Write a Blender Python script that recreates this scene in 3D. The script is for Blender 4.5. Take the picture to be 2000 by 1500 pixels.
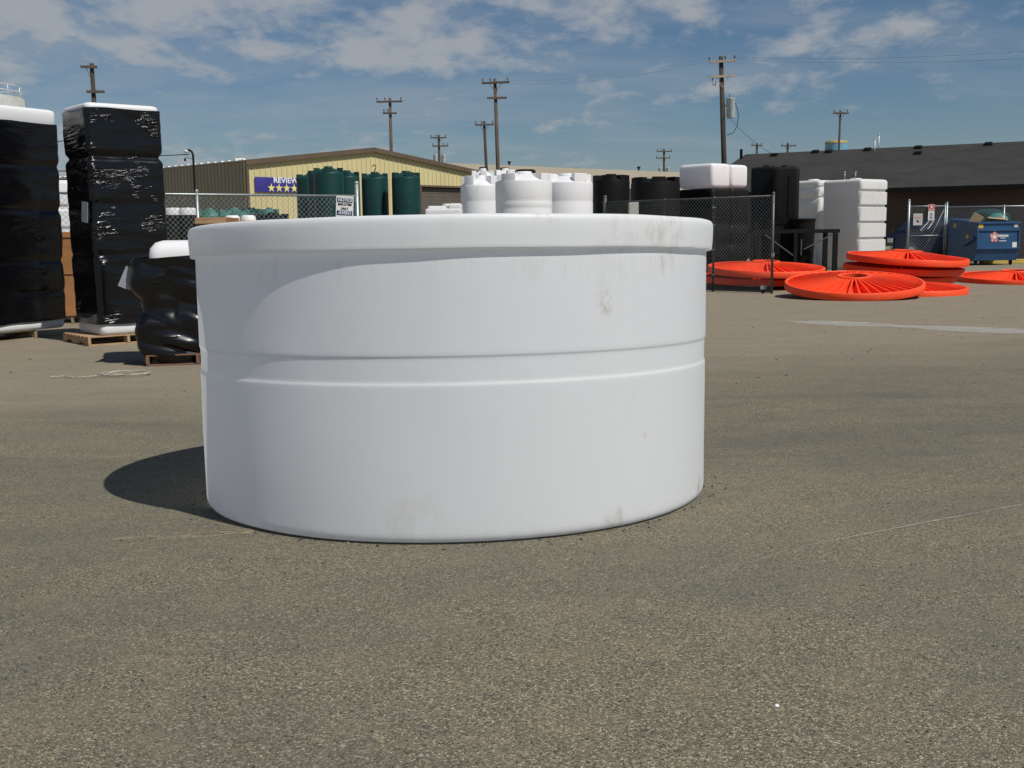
import bpy, bmesh, math, random
from math import sin, cos, pi, radians, atan2, atan, sqrt
from mathutils import Vector, Matrix, noise
random.seed(7)
for o in list(bpy.data.objects): bpy.data.objects.remove(o, do_unlink=True)
S = bpy.context.scene
C = S.collection
# ------------------------------------------------------------------ camera
F = 2150.0; HOR = 455.0; ROLL = 0.012; CAMH = 1.6
PITCH = atan((750-HOR)/F)
cam = bpy.data.cameras.new('camera'); cam.sensor_width = 36.0; cam.lens = F/2000*36
cam.clip_start = 0.05; cam.clip_end = 3000
co = bpy.data.objects.new('camera', cam); C.objects.link(co)
RM = Matrix.Rotation(pi/2-PITCH, 4, 'X') @ Matrix.Rotation(-ROLL, 4, 'Z')
co.matrix_world = Matrix.Translation((0, 0, CAMH)) @ RM
S.camera = co
S.render.resolution_x = 1024; S.render.resolution_y = 768
# ------------------------------------------------------------------ sun, sky, exposure
SUN_AZ = 47.0      # degrees to the right of the direction back to the camera
SUN_EL = 53.5
sdir = Vector((sin(radians(SUN_AZ))*cos(radians(SUN_EL)), -cos(radians(SUN_AZ))*cos(radians(SUN_EL)), sin(radians(SUN_EL))))
sl = bpy.data.lights.new('sun', 'SUN'); sl.energy = 4.35; sl.angle = radians(0.53); sl.color = (1.0, 0.955, 0.89)
so = bpy.data.objects.new('sun', sl); C.objects.link(so); so.rotation_euler = (-sdir).to_track_quat('-Z', 'Y').to_euler()
so.location = (20, -10, 40)
W = bpy.data.worlds.new('World'); S.world = W; W.use_nodes = True
nt = W.node_tree; N = nt.nodes; L = nt.links
N.clear()
out = N.new('ShaderNodeOutputWorld'); bg = N.new('ShaderNodeBackground'); L.new(bg.outputs[0], out.inputs[0])
bg.inputs[1].default_value = 0.05
sky = N.new('ShaderNodeTexSky'); sky.sky_type = 'NISHITA'; sky.sun_disc = False
sky.sun_elevation = radians(SUN_EL); sky.sun_rotation = atan2(sdir.x, sdir.y)
sky.air_density = 1.0; sky.dust_density = 0.6; sky.ozone_density = 1.6
def math_(op, a=None, b=None, c=None, clamp=False, tree=None):
    n = (tree or nt).nodes.new('ShaderNodeMath'); n.operation = op; n.use_clamp = clamp
    for i, v in enumerate((a, b, c)):
        if v is None: continue
        if hasattr(v, 'links') or hasattr(v, 'is_linked'): (tree or nt).links.new(v, n.inputs[i])
        else: n.inputs[i].default_value = v
    return n.outputs[0]
tc = N.new('ShaderNodeTexCoord'); sx = N.new('ShaderNodeSeparateXYZ'); L.new(tc.outputs['Generated'], sx.inputs[0])
zz = math_('MAXIMUM', sx.outputs[2], 0.0)
den = math_('ADD', zz, 0.22)
cx = math_('DIVIDE', sx.outputs[0], den); cy = math_('DIVIDE', sx.outputs[1], den)
cb = N.new('ShaderNodeCombineXYZ'); L.new(cx, cb.inputs[0]); L.new(cy, cb.inputs[1])
def wnoise(scale, detail, rough, off, dist=0.0, stretch=(1, 1, 1)):
    mp = N.new('ShaderNodeMapping'); mp.inputs['Location'].default_value = off; mp.inputs['Scale'].default_value = stretch
    L.new(cb.outputs[0], mp.inputs[0])
    n = N.new('ShaderNodeTexNoise'); n.inputs['Scale'].default_value = scale; n.inputs['Detail'].default_value = detail
    n.inputs['Roughness'].default_value = rough; n.inputs['Distortion'].default_value = dist
    L.new(mp.outputs[0], n.inputs['Vector']); return n.outputs['Fac']
big = wnoise(1.5, 3, 0.5, (5.6, 2.9, 0), 0.0)
sml = wnoise(7.5, 10, 0.60, (2.9, 6.1, 0), 0.15, (1, .75, 1))
strk = wnoise(2.4, 7, 0.6, (9.2, 3.0, 0), 0.2, (.6, 1.3, 1))
m = math_('ADD', math_('MULTIPLY', big, 0.9), math_('MULTIPLY', sml, 0.75))
def rng(v, a, b, c=0.0, d=1.0):
    r = N.new('ShaderNodeMapRange'); r.interpolation_type = 'SMOOTHSTEP'
    r.inputs[1].default_value = a; r.inputs[2].default_value = b; r.inputs[3].default_value = c; r.inputs[4].default_value = d
    L.new(v, r.inputs[0]); return r.outputs[0]
# more cloud towards the upper left, open blue at the right and middle
side = rng(math_('ADD', math_('MULTIPLY', sx.outputs[0], -1.0), math_('MULTIPLY', zz, 1.2)), -0.35, 0.5, -0.01, 0.11)
m = math_('ADD', m, side)
m = math_('ADD', m, rng(zz, .085, .17, -.02, .085))
puff = rng(m, 0.87, 1.12, 0.0, 0.85)
veil = rng(math_('ADD', strk, side), 0.42, 0.8, 0.0, 0.38)
cf = math_('MAXIMUM', puff, veil)
cf = math_('MULTIPLY', cf, rng(zz, 0.0, 0.05, 0.7, 1.0))
cf = math_('MAXIMUM', cf, rng(zz, 0.0, 0.12, 0.36, 0.0))
cf = math_('MULTIPLY', cf, rng(zz, 0.28, 0.5, 1.0, 0.1))
mx = N.new('ShaderNodeMixRGB'); L.new(cf, mx.inputs[0]); L.new(sky.outputs[0], mx.inputs[1]); mx.inputs[2].default_value = (7.4, 7.8, 8.3, 1)
tn = N.new('ShaderNodeMixRGB'); tn.blend_type = 'MULTIPLY'; tn.inputs[0].default_value = 1; tn.inputs[2].default_value = (.76, .95, 1.12, 1)
L.new(sky.outputs[0], tn.inputs[1]); L.new(tn.outputs[0], mx.inputs[1])
L.new(mx.outputs[0], bg.inputs[0])
S.view_settings.view_transform = 'Standard'; S.view_settings.look = 'None'; S.view_settings.gamma = 1
S.view_settings.use_curve_mapping = False
S.view_settings.exposure = 0.0
# ------------------------------------------------------------------ camera-ray helpers (pixels of the 2000x1500 photo)
R3 = RM.to_3x3()
def ray(px, py): return (R3 @ Vector(((px-1000)/F, (750-py)/F, -1.0)))
def P(px, py, Y):
    r = ray(px, py); t = Y/r.y
    return Vector((r.x*t, Y, CAMH+r.z*t))
TX, TY, TR = -0.3525, 6.891, 1.549
TILT = 0.0367; TILX = 0.0048
def sst(a, b, v):
    t = min(1, max(0, (v-a)/(b-a))); return t*t*(3-2*t)
def gz(x, y):
    d = sqrt((x-TX)**2+(y-TY)**2)
    z = (-TILT*(y-TY)+TILX*(x-TX))*(1-sst(2.0, 5.2, d))
    z += 0.26*sst(29, 40, y)
    return z
def G(px, py):
    Y = 10.0; r = ray(px, py)
    t = -CAMH/r.z if r.z < 0 else 100
    for _ in range(12):
        p = r*t; t = (gz(p.x, p.y)-CAMH)/r.z
    return Vector((r.x*t, r.y*t, gz(r.x*t, r.y*t)))
# ------------------------------------------------------------------ materials
def newmat(name):
    m = bpy.data.materials.new(name); m.use_nodes = True
    t = m.node_tree; b = t.nodes['Principled BSDF']
    return m, t, b
def tnoise(t, vec, scale, detail=4, rough=.55, dist=0):
    n = t.nodes.new('ShaderNodeTexNoise'); n.inputs['Scale'].default_value = scale; n.inputs['Detail'].default_value = detail
    n.inputs['Roughness'].default_value = rough; n.inputs['Distortion'].default_value = dist
    t.links.new(vec, n.inputs['Vector']); return n.outputs['Fac']
def tmap(t, vec, scale=(1, 1, 1), loc=(0, 0, 0), rot=(0, 0, 0)):
    mp = t.nodes.new('ShaderNodeMapping'); mp.inputs['Scale'].default_value = scale; mp.inputs['Location'].default_value = loc
    mp.inputs['Rotation'].default_value = rot
    t.links.new(vec, mp.inputs[0]); return mp.outputs[0]
def tcoord(t, kind='Object'):
    n = t.nodes.new('ShaderNodeTexCoord'); return n.outputs[kind]
def ramp(t, fac, stops):
    r = t.nodes.new('ShaderNodeValToRGB'); e = r.color_ramp.elements
    while len(e) < len(stops): e.new(0.5)
    for i, (p, c) in enumerate(stops): e[i].position = p; e[i].color = (*c, 1) if len(c) == 3 else c
    t.links.new(fac, r.inputs[0]); return r.outputs[0]
def mixc(t, fac, a, b, mode='MIX'):
    n = t.nodes.new('ShaderNodeMixRGB'); n.blend_type = mode
    for i, v in enumerate((fac, a, b)):
        if hasattr(v, 'is_linked'): t.links.new(v, n.inputs[i])
        elif isinstance(v, (int, float)): n.inputs[i].default_value = v
        else: n.inputs[i].default_value = (*v, 1)
    return n.outputs[0]
def trng(t, v, a, b, c=0.0, d=1.0):
    r = t.nodes.new('ShaderNodeMapRange'); r.interpolation_type = 'SMOOTHSTEP'
    for i, x in enumerate((a, b, c, d)): r.inputs[i+1].default_value = x
    t.links.new(v, r.inputs[0]); return r.outputs[0]
def bump(t, h, strength, dist, prev=None):
    b = t.nodes.new('ShaderNodeBump'); b.inputs['Strength'].default_value = strength; b.inputs['Distance'].default_value = dist
    t.links.new(h, b.inputs['Height'])
    if prev is not None: t.links.new(prev, b.inputs['Normal'])
    return b.outputs[0]
def pm(name, col, rough=.6, col2=None, scale=2.0, stretch=(1, 1, 1), metal=0, spec=.5, bmp=0, bscale=20, lo=.35, hi=.7, dirt=None, dscale=6):
    m, t, b = newmat(name); oc = tcoord(t)
    v = tmap(t, oc, stretch)
    c2 = col2 or tuple(c*.8 for c in col)
    f = trng(t, tnoise(t, v, scale, 6, .6), lo, hi)
    c = mixc(t, f, col, c2)
    if dirt:
        g = trng(t, tnoise(t, tmap(t, oc, (1, 1, .35), (4, 2, 7)), dscale, 8, .65), .58, .78)
        c = mixc(t, g, c, dirt)
    t.links.new(c, b.inputs['Base Color'])
    b.inputs['Roughness'].default_value = rough; b.inputs['Metallic'].default_value = metal
    b.inputs['Specular IOR Level'].default_value = spec
    if bmp: t.links.new(bump(t, tnoise(t, v, bscale, 5), bmp, .01), b.inputs['Normal'])
    return m
def poly_white(name, dirtamt=.5, transl=.3, col=(.89, .895, .90)):
    m, t, b = newmat(name); oc = tcoord(t)
    f = trng(t, tnoise(t, tmap(t, oc, (1, 1, .3)), 5, 8, .65), .55, .8, 0, dirtamt)
    c = mixc(t, f, col, (.50, .45, .36))
    t.links.new(c, b.inputs['Base Color']); b.inputs['Roughness'].default_value = .42
    b.inputs['Specular IOR Level'].default_value = .35
    if transl:
        tr = t.nodes.new('ShaderNodeBsdfTranslucent'); t.links.new(c, tr.inputs[0])
        ms = t.nodes.new('ShaderNodeMixShader'); ms.inputs[0].default_value = transl
        t.links.new(b.outputs[0], ms.inputs[1]); t.links.new(tr.outputs[0], ms.inputs[2])
        t.links.new(ms.outputs[0], t.nodes['Material Output'].inputs[0])
    t.links.new(bump(t, tnoise(t, oc, 9, 3), .08, .01), b.inputs['Normal'])
    return m
M = {}
M['green'] = pm('green_poly', (.006, .038, .034), .45, (.009, .050, .045), 1.2, spec=.3, dirt=(.03, .07, .062))
M['green_low'] = pm('faded_green_poly', (.045, .15, .12), .5, (.07, .20, .16), 3)
M['teal'] = pm('teal_poly', (.05, .22, .20), .5)
M['black'] = pm('black_poly', (.0045, .0045, .003), .55, (.008, .008, .008), 1.5, spec=.2, dirt=(.02, .019, .016))
M['blackbox'] = pm('black_box_poly', (.0045, .0045, .003), .6, (.008, .008, .008), 1.5, spec=.2)
M['white'] = poly_white('white_poly', .22, .28)
M['white2'] = poly_white('weathered_white_poly', .75, .30, (.80, .80, .78))
M['orange'] = pm('orange_plastic', (.95, .085, .020), .5, (.88, .068, .016), 1.5, spec=.3, bmp=.15, bscale=3, dirt=(.55, .17, .09), dscale=4)
M['wood'] = pm('raw_pine', (.46, .31, .17), .8, (.30, .19, .10), 3, (1, 12, 12), bmp=.3, bscale=8)
M['wood_old'] = pm('old_pine', (.30, .24, .15), .85, (.19, .14, .09), 3, (1, 12, 12), bmp=.3, bscale=8)
M['crate'] = pm('plywood', (.34, .16, .055), .75, (.26, .12, .04), 1.5, (1, 1, 3))
M['pole'] = pm('creosote_wood', (.055, .04, .03), .9, (.032, .024, .018), 2, (8, 8, .6), bmp=.5, bscale=3)
M['polegrey'] = pm('weathered_pole_wood', (.11, .08, .055), .9, (.065, .045, .03), 2, (8, 8, .6), bmp=.5, bscale=3)
M['arm'] = pm('crossarm_wood', (.10, .075, .055), .9, (.06, .045, .035), 4)
M['armlight'] = pm('pale_crossarm_wood', (.40, .34, .26), .9, (.30, .25, .19), 4)
M['insul'] = pm('porcelain', (.16, .14, .13), .3)
M['xfmr'] = pm('grey_enamel', (.52, .56, .56), .4, (.45, .5, .5), 3)
M['wire'] = pm('dark_wire', (.03, .03, .03), .5)
M['galv'] = pm('galvanised_steel', (.36, .40, .40), .45, (.26, .30, .30), 8, metal=.6)
M['mesh'] = pm('galvanised_mesh', (.30, .33, .33), .5, (.22, .25, .25), 8, metal=.5)
M['darksteel'] = pm('dark_steel', (.005, .005, .003), .7, (.010, .009, .008), 6, spec=.2)
M['gateblack'] = pm('dull_steel_frame', (.11, .12, .12), .5, (.07, .08, .08), 6, metal=.4)
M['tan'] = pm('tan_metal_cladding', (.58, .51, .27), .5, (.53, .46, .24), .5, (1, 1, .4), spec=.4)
M['tanshade'] = pm('shaded_tan_cladding', (.30, .27, .17), .5, (.27, .24, .15), .5)  # same tan cladding, darkened: shade of the side wall put into its colour
M['brown'] = pm('brown_trim', (.12, .085, .055), .5, (.10, .07, .045), 2)
M['roofmetal'] = pm('roof_sheet', (.50, .47, .36), .5)
M['door'] = pm('brown_roll_door', (.125, .105, .085), .5, (.10, .085, .07), 2)
M['beige'] = pm('beige_fascia', (.64, .56, .43), .8, (.58, .51, .39), .3)
M['beigewall'] = pm('beige_wall', (.40, .36, .29), .85, (.36, .32, .26), .4)
M['rubber'] = pm('rubber', (.018, .018, .018), .8)
M['chrome'] = pm('chrome', (.7, .7, .7), .2, metal=1)
M['glass'] = pm('dark_glass', (.012, .014, .018), .08, spec=.8)
M['lamp'] = pm('clear_lens', (.75, .78, .8), .15)
M['bluebin'] = pm('blue_enamel', (.020, .080, .19), .42, (.016, .062, .15), 2, bmp=.5, bscale=3, dirt=(.075, .085, .10), dscale=5)
M['navy'] = pm('navy_car_paint', (.004, .006, .020), .2, (.004, .005, .016), 1, spec=.6)
M['whitepaint'] = pm('white_car_paint', (.70, .72, .72), .25, spec=.6)
M['yellow'] = pm('yellow_paint', (.60, .42, .06), .6, (.45, .33, .08), 4)
M['sticker'] = pm('yellow_sticker', (.62, .46, .05), .6)
M['signwhite'] = pm('sign_white', (.74, .75, .73), .5, (.66, .67, .65), 4)
M['signgrey'] = pm('faded_sign', (.50, .50, .46), .6, (.42, .42, .38), 6)
M['signblue'] = pm('sign_blue', (.025, .06, .16), .5)
M['signblack'] = pm('sign_black', (.03, .03, .035), .6)
M['signred'] = pm('sign_red', (.62, .06, .05), .5)
M['signpink'] = pm('faded_red', (.62, .30, .27), .6)
M['banner'] = pm('blue_vinyl', (.035, .028, .21), .45, (.05, .045, .26), 2)
M['star'] = pm('yellow_vinyl', (.78, .70, .20), .5)
M['letter'] = pm('white_vinyl', (.80, .80, .82), .5)
M['card'] = pm('cardboard', (.46, .35, .20), .85, (.38, .28, .16), 4)
M['strap'] = pm('dirty_white_strap', (.42, .39, .33), .8, (.28, .26, .21), 20)
M['tagm'] = pm('paper_tag', (.34, .36, .40), .6, (.27, .29, .33), 14)
M['whiteroof'] = pm('white_vent', (.72, .72, .68), .5)
M['pipe'] = pm('white_pipe', (.7, .7, .68), .5)
M['silo'] = pm('white_silo_paint', (.62, .63, .60), .5, (.50, .50, .46), 1.5)
M['wtank'] = pm('blue_tank_paint', (.14, .32, .44), .5, (.18, .38, .5), .6)
M['wtroof'] = pm('ochre_roof_paint', (.42, .32, .09), .6)
t = M['orange'].node_tree; b = t.nodes['Principled BSDF']; oc = tcoord(t)
old = b.inputs['Base Color'].links[0].from_socket
ddd = trng(t, tnoise(t, tmap(t, oc, (1, 1, 1), (2, 9, 4)), 2.6, 8, .68), .45, .75, 0, .30)
t.links.new(mixc(t, ddd, old, (.60, .20, .12)), b.inputs['Base Color'])
# roof shingles
m, t, b = newmat('dark_shingles'); oc = tcoord(t)
br = t.nodes.new('ShaderNodeTexBrick'); br.inputs['Scale'].default_value = 1.0
br.inputs['Color1'].default_value = (.036, .037, .033, 1); br.inputs['Color2'].default_value = (.030, .031, .028, 1); br.inputs['Mortar'].default_value = (.022, .026, .025, 1)
br.inputs['Brick Width'].default_value = .9; br.inputs['Row Height'].default_value = .14; br.inputs['Mortar Size'].default_value = .012
t.links.new(oc, br.inputs['Vector'])
c = mixc(t, trng(t, tnoise(t, oc, .6, 8, .7), .35, .75), br.outputs[0], (.046, .046, .041))
c = mixc(t, trng(t, tnoise(t, tmap(t, oc, (.12, 2.2, 2.2), (3, 1, 0)), 1.0, 5, .6), .60, .78, 0, .35), c, (.10, .10, .092))
t.links.new(c, b.inputs['Base Color']); b.inputs['Roughness'].default_value = .95; b.inputs['Specular IOR Level'].default_value = .2
M['shingle'] = m
# brick wall
m, t, b = newmat('brown_brick'); oc = tcoord(t)
br = t.nodes.new('ShaderNodeTexBrick'); br.inputs['Scale'].default_value = 1.0
br.inputs['Color1'].default_value = (.11, .06, .042, 1); br.inputs['Color2'].default_value = (.085, .048, .036, 1); br.inputs['Mortar'].default_value = (.13, .11, .09, 1)
br.inputs['Brick Width'].default_value = .22; br.inputs['Row Height'].default_value = .075; br.inputs['Mortar Size'].default_value = .008
t.links.new(tmap(t, oc, (1, 1, 1), (0, 0, 0), (pi/2, 0, 0)), br.inputs['Vector'])
t.links.new(br.outputs[0], b.inputs['Base Color']); b.inputs['Roughness'].default_value = .9
M['brick'] = m
# stretch wrap
def wrapmat(name, k):
    m, t, b = newmat(name); oc = tcoord(t)
    b.inputs['Base Color'].default_value = (.003, .003, .004, 1); b.inputs['Roughness'].default_value = .13
    b.inputs['Specular IOR Level'].default_value = .45
    warp = tmap(t, oc, (1, 1, 1), (0, 0, 0), (0.07, 0.10, 0))
    area = trng(t, tnoise(t, tmap(t, oc, (1, 1, 1.8), (5, 2, 1)), 1.5, 3, .5), .50, .62, .03, 1.0)
    h1 = trng(t, tnoise(t, tmap(t, warp, (1.0, 1.0, 11)), 1.5, 3, .5, .5), .46, .78)
    h2 = trng(t, tnoise(t, tmap(t, warp, (3, 3, 50), (3, 1, 2)), 1.5, 2, .5, .3), .56, .74)
    hh = math_('MULTIPLY', math_('ADD', math_('MULTIPLY', h1, 1.0, tree=t), math_('MULTIPLY', h2, .12, tree=t), tree=t), area, tree=t)
    n = bump(t, hh, 1.0, .05*k)
    t.links.new(n, b.inputs['Normal'])
    r = trng(t, tnoise(t, oc, 2.5, 4), .3, .7, .15, .27); t.links.new(r, b.inputs['Roughness'])
    return m
M['wrap'] = wrapmat('black_stretch_wrap', 1.0)
M['wraploose'] = wrapmat('loose_black_wrap', .30)
M['wrapdark'] = wrapmat('tight_black_wrap', .30)
# ------------------------------------------------------------------ mesh builder
class MB:
    def __init__(s): s.v = []; s.f = []; s.sm = []
    def add(s, vs, fs, smooth=False):
        o = len(s.v); s.v += [tuple(v) for v in vs]; s.f += [tuple(i+o for i in f) for f in fs]; s.sm += [smooth]*len(fs)
        return s
    def box(s, c, d, rz=0, M4=None, taper=1.0):
        x, y, z = d[0]/2, d[1]/2, d[2]/2; vs = []
        for k in (-1, 1):
            tp = taper if k > 0 else 1
            for i, j in ((-1, -1), (1, -1), (1, 1), (-1, 1)): vs.append(Vector((i*x*tp, j*y*tp, k*z)))
        R = M4 or Matrix.Rotation(rz, 4, 'Z')
        vs = [R @ v + Vector(c) for v in vs]
        return s.add(vs, [(3, 2, 1, 0), (4, 5, 6, 7), (0, 1, 5, 4), (1, 2, 6, 5), (2, 3, 7, 6), (3, 0, 4, 7)])
    def bar(s, a, b, w, h=None, up=(0, 0, 1)):
        a = Vector(a); b = Vector(b); d = b-a; ln = d.length
        if ln < 1e-6: return s
        q = d.to_track_quat('X', 'Z').to_matrix().to_4x4()
        return s.box((a+b)/2, (ln, w, h or w), M4=q)
    def cyl(s, a, b, r, r2=None, n=12, caps=True, smooth=True):
        a = Vector(a); b = Vector(b); r2 = r if r2 is None else r2
        q = (b-a).to_track_quat('Z', 'Y').to_matrix(); vs = []
        for p, rr in ((a, r), (b, r2)):
            for i in range(n):
                t = 2*pi*i/n; vs.append(p+q @ Vector((cos(t)*rr, sin(t)*rr, 0)))
        s.add(vs, [(i, (i+1) % n, n+(i+1) % n, n+i) for i in range(n)], smooth)
        if caps:
            s.add(vs, [tuple(range(n-1, -1, -1)), tuple(range(n, 2*n))])
        return s
    def lathe(s, prof, c=(0, 0, 0), n=48, smooth=True, fn=None, close=False):
        vs = []
        for (r, z) in prof:
            for i in range(n):
                t = 2*pi*i/n; v = Vector((cos(t)*r, sin(t)*r, z))
                if fn: v = fn(v, t)
                vs.append(v+Vector(c))
        fs = []; m_ = len(prof)
        for j in range(m_ if close else m_-1):
            j2 = (j+1) % m_
            for i in range(n): fs.append((j*n+i, j*n+(i+1) % n, j2*n+(i+1) % n, j2*n+i))
        return s.add(vs, fs, smooth)
    def tube(s, pts, r, n=6, smooth=True):
        pts = [Vector(p) for p in pts]; vs = []
        for k, p in enumerate(pts):
            d = (pts[min(k+1, len(pts)-1)]-pts[max(k-1, 0)]).normalized()
            u = d.cross(Vector((0, 0, 1)));
            if u.length < 1e-3: u = Vector((1, 0, 0))
            u.normalize(); w = d.cross(u)
            rr = r[k] if isinstance(r, (list, tuple)) else r
            for i in range(n):
                t = 2*pi*i/n; vs.append(p+u*cos(t)*rr+w*sin(t)*rr)
        fs = []
        for k in range(len(pts)-1):
            for i in range(n): fs.append((k*n+i, k*n+(i+1) % n, (k+1)*n+(i+1) % n, (k+1)*n+i))
        s.add(vs, fs, smooth); s.add(vs, [tuple(range(n)), tuple(range((len(pts)-1)*n, len(pts)*n))]); return s
    def prism(s, poly, y0, y1):     # polygon in local x,z extruded along y
        n = len(poly); vs = [(x, y0, z) for x, z in poly]+[(x, y1, z) for x, z in poly]
        fs = [tuple(range(n)), tuple(range(2*n-1, n-1, -1))]+[(i, n+i, n+(i+1) % n, (i+1) % n) for i in range(n)]
        return s.add(vs, fs)
    def loft(s, rings, smooth=True, cap=True):
        n = len(rings[0]); vs = [v for r in rings for v in r]; fs = []
        for j in range(len(rings)-1):
            for i in range(n): fs.append((j*n+i, j*n+(i+1) % n, (j+1)*n+(i+1) % n, (j+1)*n+i))
        s.add(vs, fs, smooth)
        if cap: s.add(vs, [tuple(range(n-1, -1, -1)), tuple(range((len(rings)-1)*n, len(rings)*n))])
        return s
    def build(s, name, m_, parent=None, loc=None, rz=None, bevel=0, auto=None):
        me = bpy.data.meshes.new(name); me.from_pydata(s.v, [], s.f)
        me.polygons.foreach_set('use_smooth', s.sm)
        bm = bmesh.new(); bm.from_mesh(me); bmesh.ops.remove_doubles(bm, verts=bm.verts, dist=1e-5)
        bmesh.ops.recalc_face_normals(bm, faces=bm.faces)
        if bevel: 
            bmesh.ops.bevel(bm, geom=[e for e in bm.edges if e.is_manifold and e.calc_face_angle(0) > .6], offset=bevel, segments=2, affect='EDGES', profile=.6)
        bm.to_mesh(me); bm.free()
        if auto: me.set_sharp_from_angle(angle=radians(auto))
        me.materials.append(m_)
        o = bpy.data.objects.new(name, me); C.objects.link(o)
        if parent is not None: o.parent = parent
        if loc is not None: o.location = loc
        if rz is not None: o.rotation_euler = (0, 0, rz)
        return o
def thing(name, label, cat, loc=(0, 0, 0), rz=0, group=None):
    o = bpy.data.objects.new(name, None); C.objects.link(o); o.empty_display_size = .2
    o.location = loc; o.rotation_euler = (0, 0, rz)
    return tag(o, label, cat, group)
def tag(o, label, cat, group=None, kind=None):
    if label: o['label'] = label
    if cat: o['category'] = cat
    if group: o['group'] = group
    if kind: o['kind'] = kind
    return o
def text(body, size, parent, mat, loc, rot=(pi/2, 0, 0), name='lettering', off=0.0, ext=.003, shear=0, align='CENTER', sx=1.0):
    cu = bpy.data.curves.new(name, 'FONT'); cu.body = body; cu.size = size; cu.extrude = ext; cu.offset = off; cu.shear = shear
    cu.align_x = align; cu.align_y = 'CENTER'; cu.resolution_u = 3
    to = bpy.data.objects.new('tmp', cu); C.objects.link(to)
    bpy.context.view_layer.update()
    me = bpy.data.meshes.new_from_object(to.evaluated_get(bpy.context.evaluated_depsgraph_get()))
    bpy.data.objects.remove(to, do_unlink=True); me.materials.clear(); me.materials.append(mat)
    o = bpy.data.objects.new(name, me); C.objects.link(o); o.parent = parent; o.location = loc; o.rotation_euler = rot
    o.scale = (sx, 1, 1); return o
def rr(w, d, r, n=6, k=0):
    pts = []
    for (cx_, cy_, a0) in ((w/2-r, -d/2+r, -pi/2), (w/2-r, d/2-r, 0), (-w/2+r, d/2-r, pi/2), (-w/2+r, -d/2+r, pi)):
        for i in range(n+1):
            a = a0+pi/2*i/n; pts.append((cx_+r*cos(a), cy_+r*sin(a)))
    if k:      # subdivide long sides
        res = []
        for i in range(len(pts)):
            a = Vector(pts[i]); b = Vector(pts[(i+1) % len(pts)]); L_ = (b-a).length
            m_ = max(1, int(L_/k))
            for j in range(m_): res.append(tuple(a+(b-a)*j/m_))
        return res
    return pts
# ------------------------------------------------------------------ ground
gm, t, b = newmat('worn_asphalt_and_sand'); oc = tcoord(t)
sp = t.nodes.new('ShaderNodeSeparateXYZ'); t.links.new(oc, sp.inputs[0])
vor = t.nodes.new('ShaderNodeTexVoronoi'); vor.inputs['Scale'].default_value = 175; t.links.new(oc, vor.inputs['Vector'])
vor.inputs['Randomness'].default_value = 1
sepc = t.nodes.new('ShaderNodeSeparateColor'); t.links.new(vor.outputs['Color'], sepc.inputs[0])
agg = ramp(t, sepc.outputs[0], [(0, (.016, .018, .017)), (.12, (.062, .066, .062)), (.38, (.120, .115, .088)), (.70, (.195, .172, .118)), (.90, (.28, .252, .18)), (1, (.50, .46, .36))])
fine = tnoise(t, oc, 230, 3, .7)
agg = mixc(t, trng(t, fine, .3, .7, 0, .35), agg, (.135, .128, .100))
patch = trng(t, tnoise(t, tmap(t, oc, (.5, 1.0, 1), (2, 5, 0), (0, 0, .12)), .9, 8, .68), .40, .62)
agg = mixc(t, math_('MULTIPLY', patch, .42, tree=t), agg, mixc(t, sepc.outputs[1], (.066, .070, .070), (.135, .135, .122)))
patch2 = trng(t, tnoise(t, tmap(t, oc, (1, 1, 1), (12, 5, 0)), 3.2, 6, .6), .42, .7)
agg = mixc(t, math_('MULTIPLY', patch2, .30, tree=t), agg, (.205, .178, .125))
v2 = t.nodes.new('ShaderNodeTexVoronoi'); v2.inputs['Scale'].default_value = 46; t.links.new(oc, v2.inputs['Vector']); sc2 = t.nodes.new('ShaderNodeSeparateColor'); t.links.new(v2.outputs['Color'], sc2.inputs[0])
pit = math_('MULTIPLY', trng(t, v2.outputs['Distance'], .10, .20, 1, 0), trng(t, sc2.outputs[0], .62, .68, 0, .9), tree=t)
agg = mixc(t, pit, agg, (.022, .024, .022))
# tyre polish bands on the right
ty = tnoise(t, tmap(t, oc, (.16, .95, 1), (0, 3, 0), (0, 0, -.22)), 1.1, 8, .68, .4)
band = math_('MULTIPLY', trng(t, ty, .44, .60), trng(t, sp.outputs[1], 5.5, 8.5), tree=t)
agg = mixc(t, math_('MULTIPLY', band, .32, tree=t), agg, (.078, .082, .080))
# sand beyond
sandn = tnoise(t, tmap(t, oc, (.35, 1, 1), (1, 1, 0)), .8, 7, .6)
edge = math_('ADD', math_('ADD', sp.outputs[1], math_('MULTIPLY', sp.outputs[0], -.42, tree=t), tree=t), math_('MULTIPLY', sandn, 5.5, tree=t), tree=t)
sandm = trng(t, edge, 12.0, 17.0)
s1 = tnoise(t, oc, 22, 6, .7); s2 = tnoise(t, tmap(t, oc, (.6, 1.2, 1)), 2.2, 6, .6)
sand = ramp(t, s1, [(.25, (.175, .148, .108)), (.5, (.262, .222, .160)), (.8, (.35, .30, .22))])
sand = mixc(t, trng(t, s2, .35, .7, 0, .55), sand, (.19, .17, .132))
vs_ = t.nodes.new('ShaderNodeTexVoronoi'); vs_.inputs['Scale'].default_value = 9; t.links.new(oc, vs_.inputs['Vector'])
dots = trng(t, vs_.outputs['Distance'], .05, .11, .75, 0)
sand = mixc(t, dots, sand, (.06, .052, .045))
agg = mixc(t, 1.0, agg, (1.10, 1.07, .99), 'MULTIPLY')
col = mixc(t, math_('MULTIPLY', sandm, .93, tree=t), agg, sand)
t.links.new(col, b.inputs['Base Color']); b.inputs['Roughness'].default_value = .93; b.inputs['Specular IOR Level'].default_value = .22
hh = math_('ADD', math_('MULTIPLY', vor.outputs['Distance'], -1.0, tree=t), math_('MULTIPLY', fine, .5, tree=t), tree=t)
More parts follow.
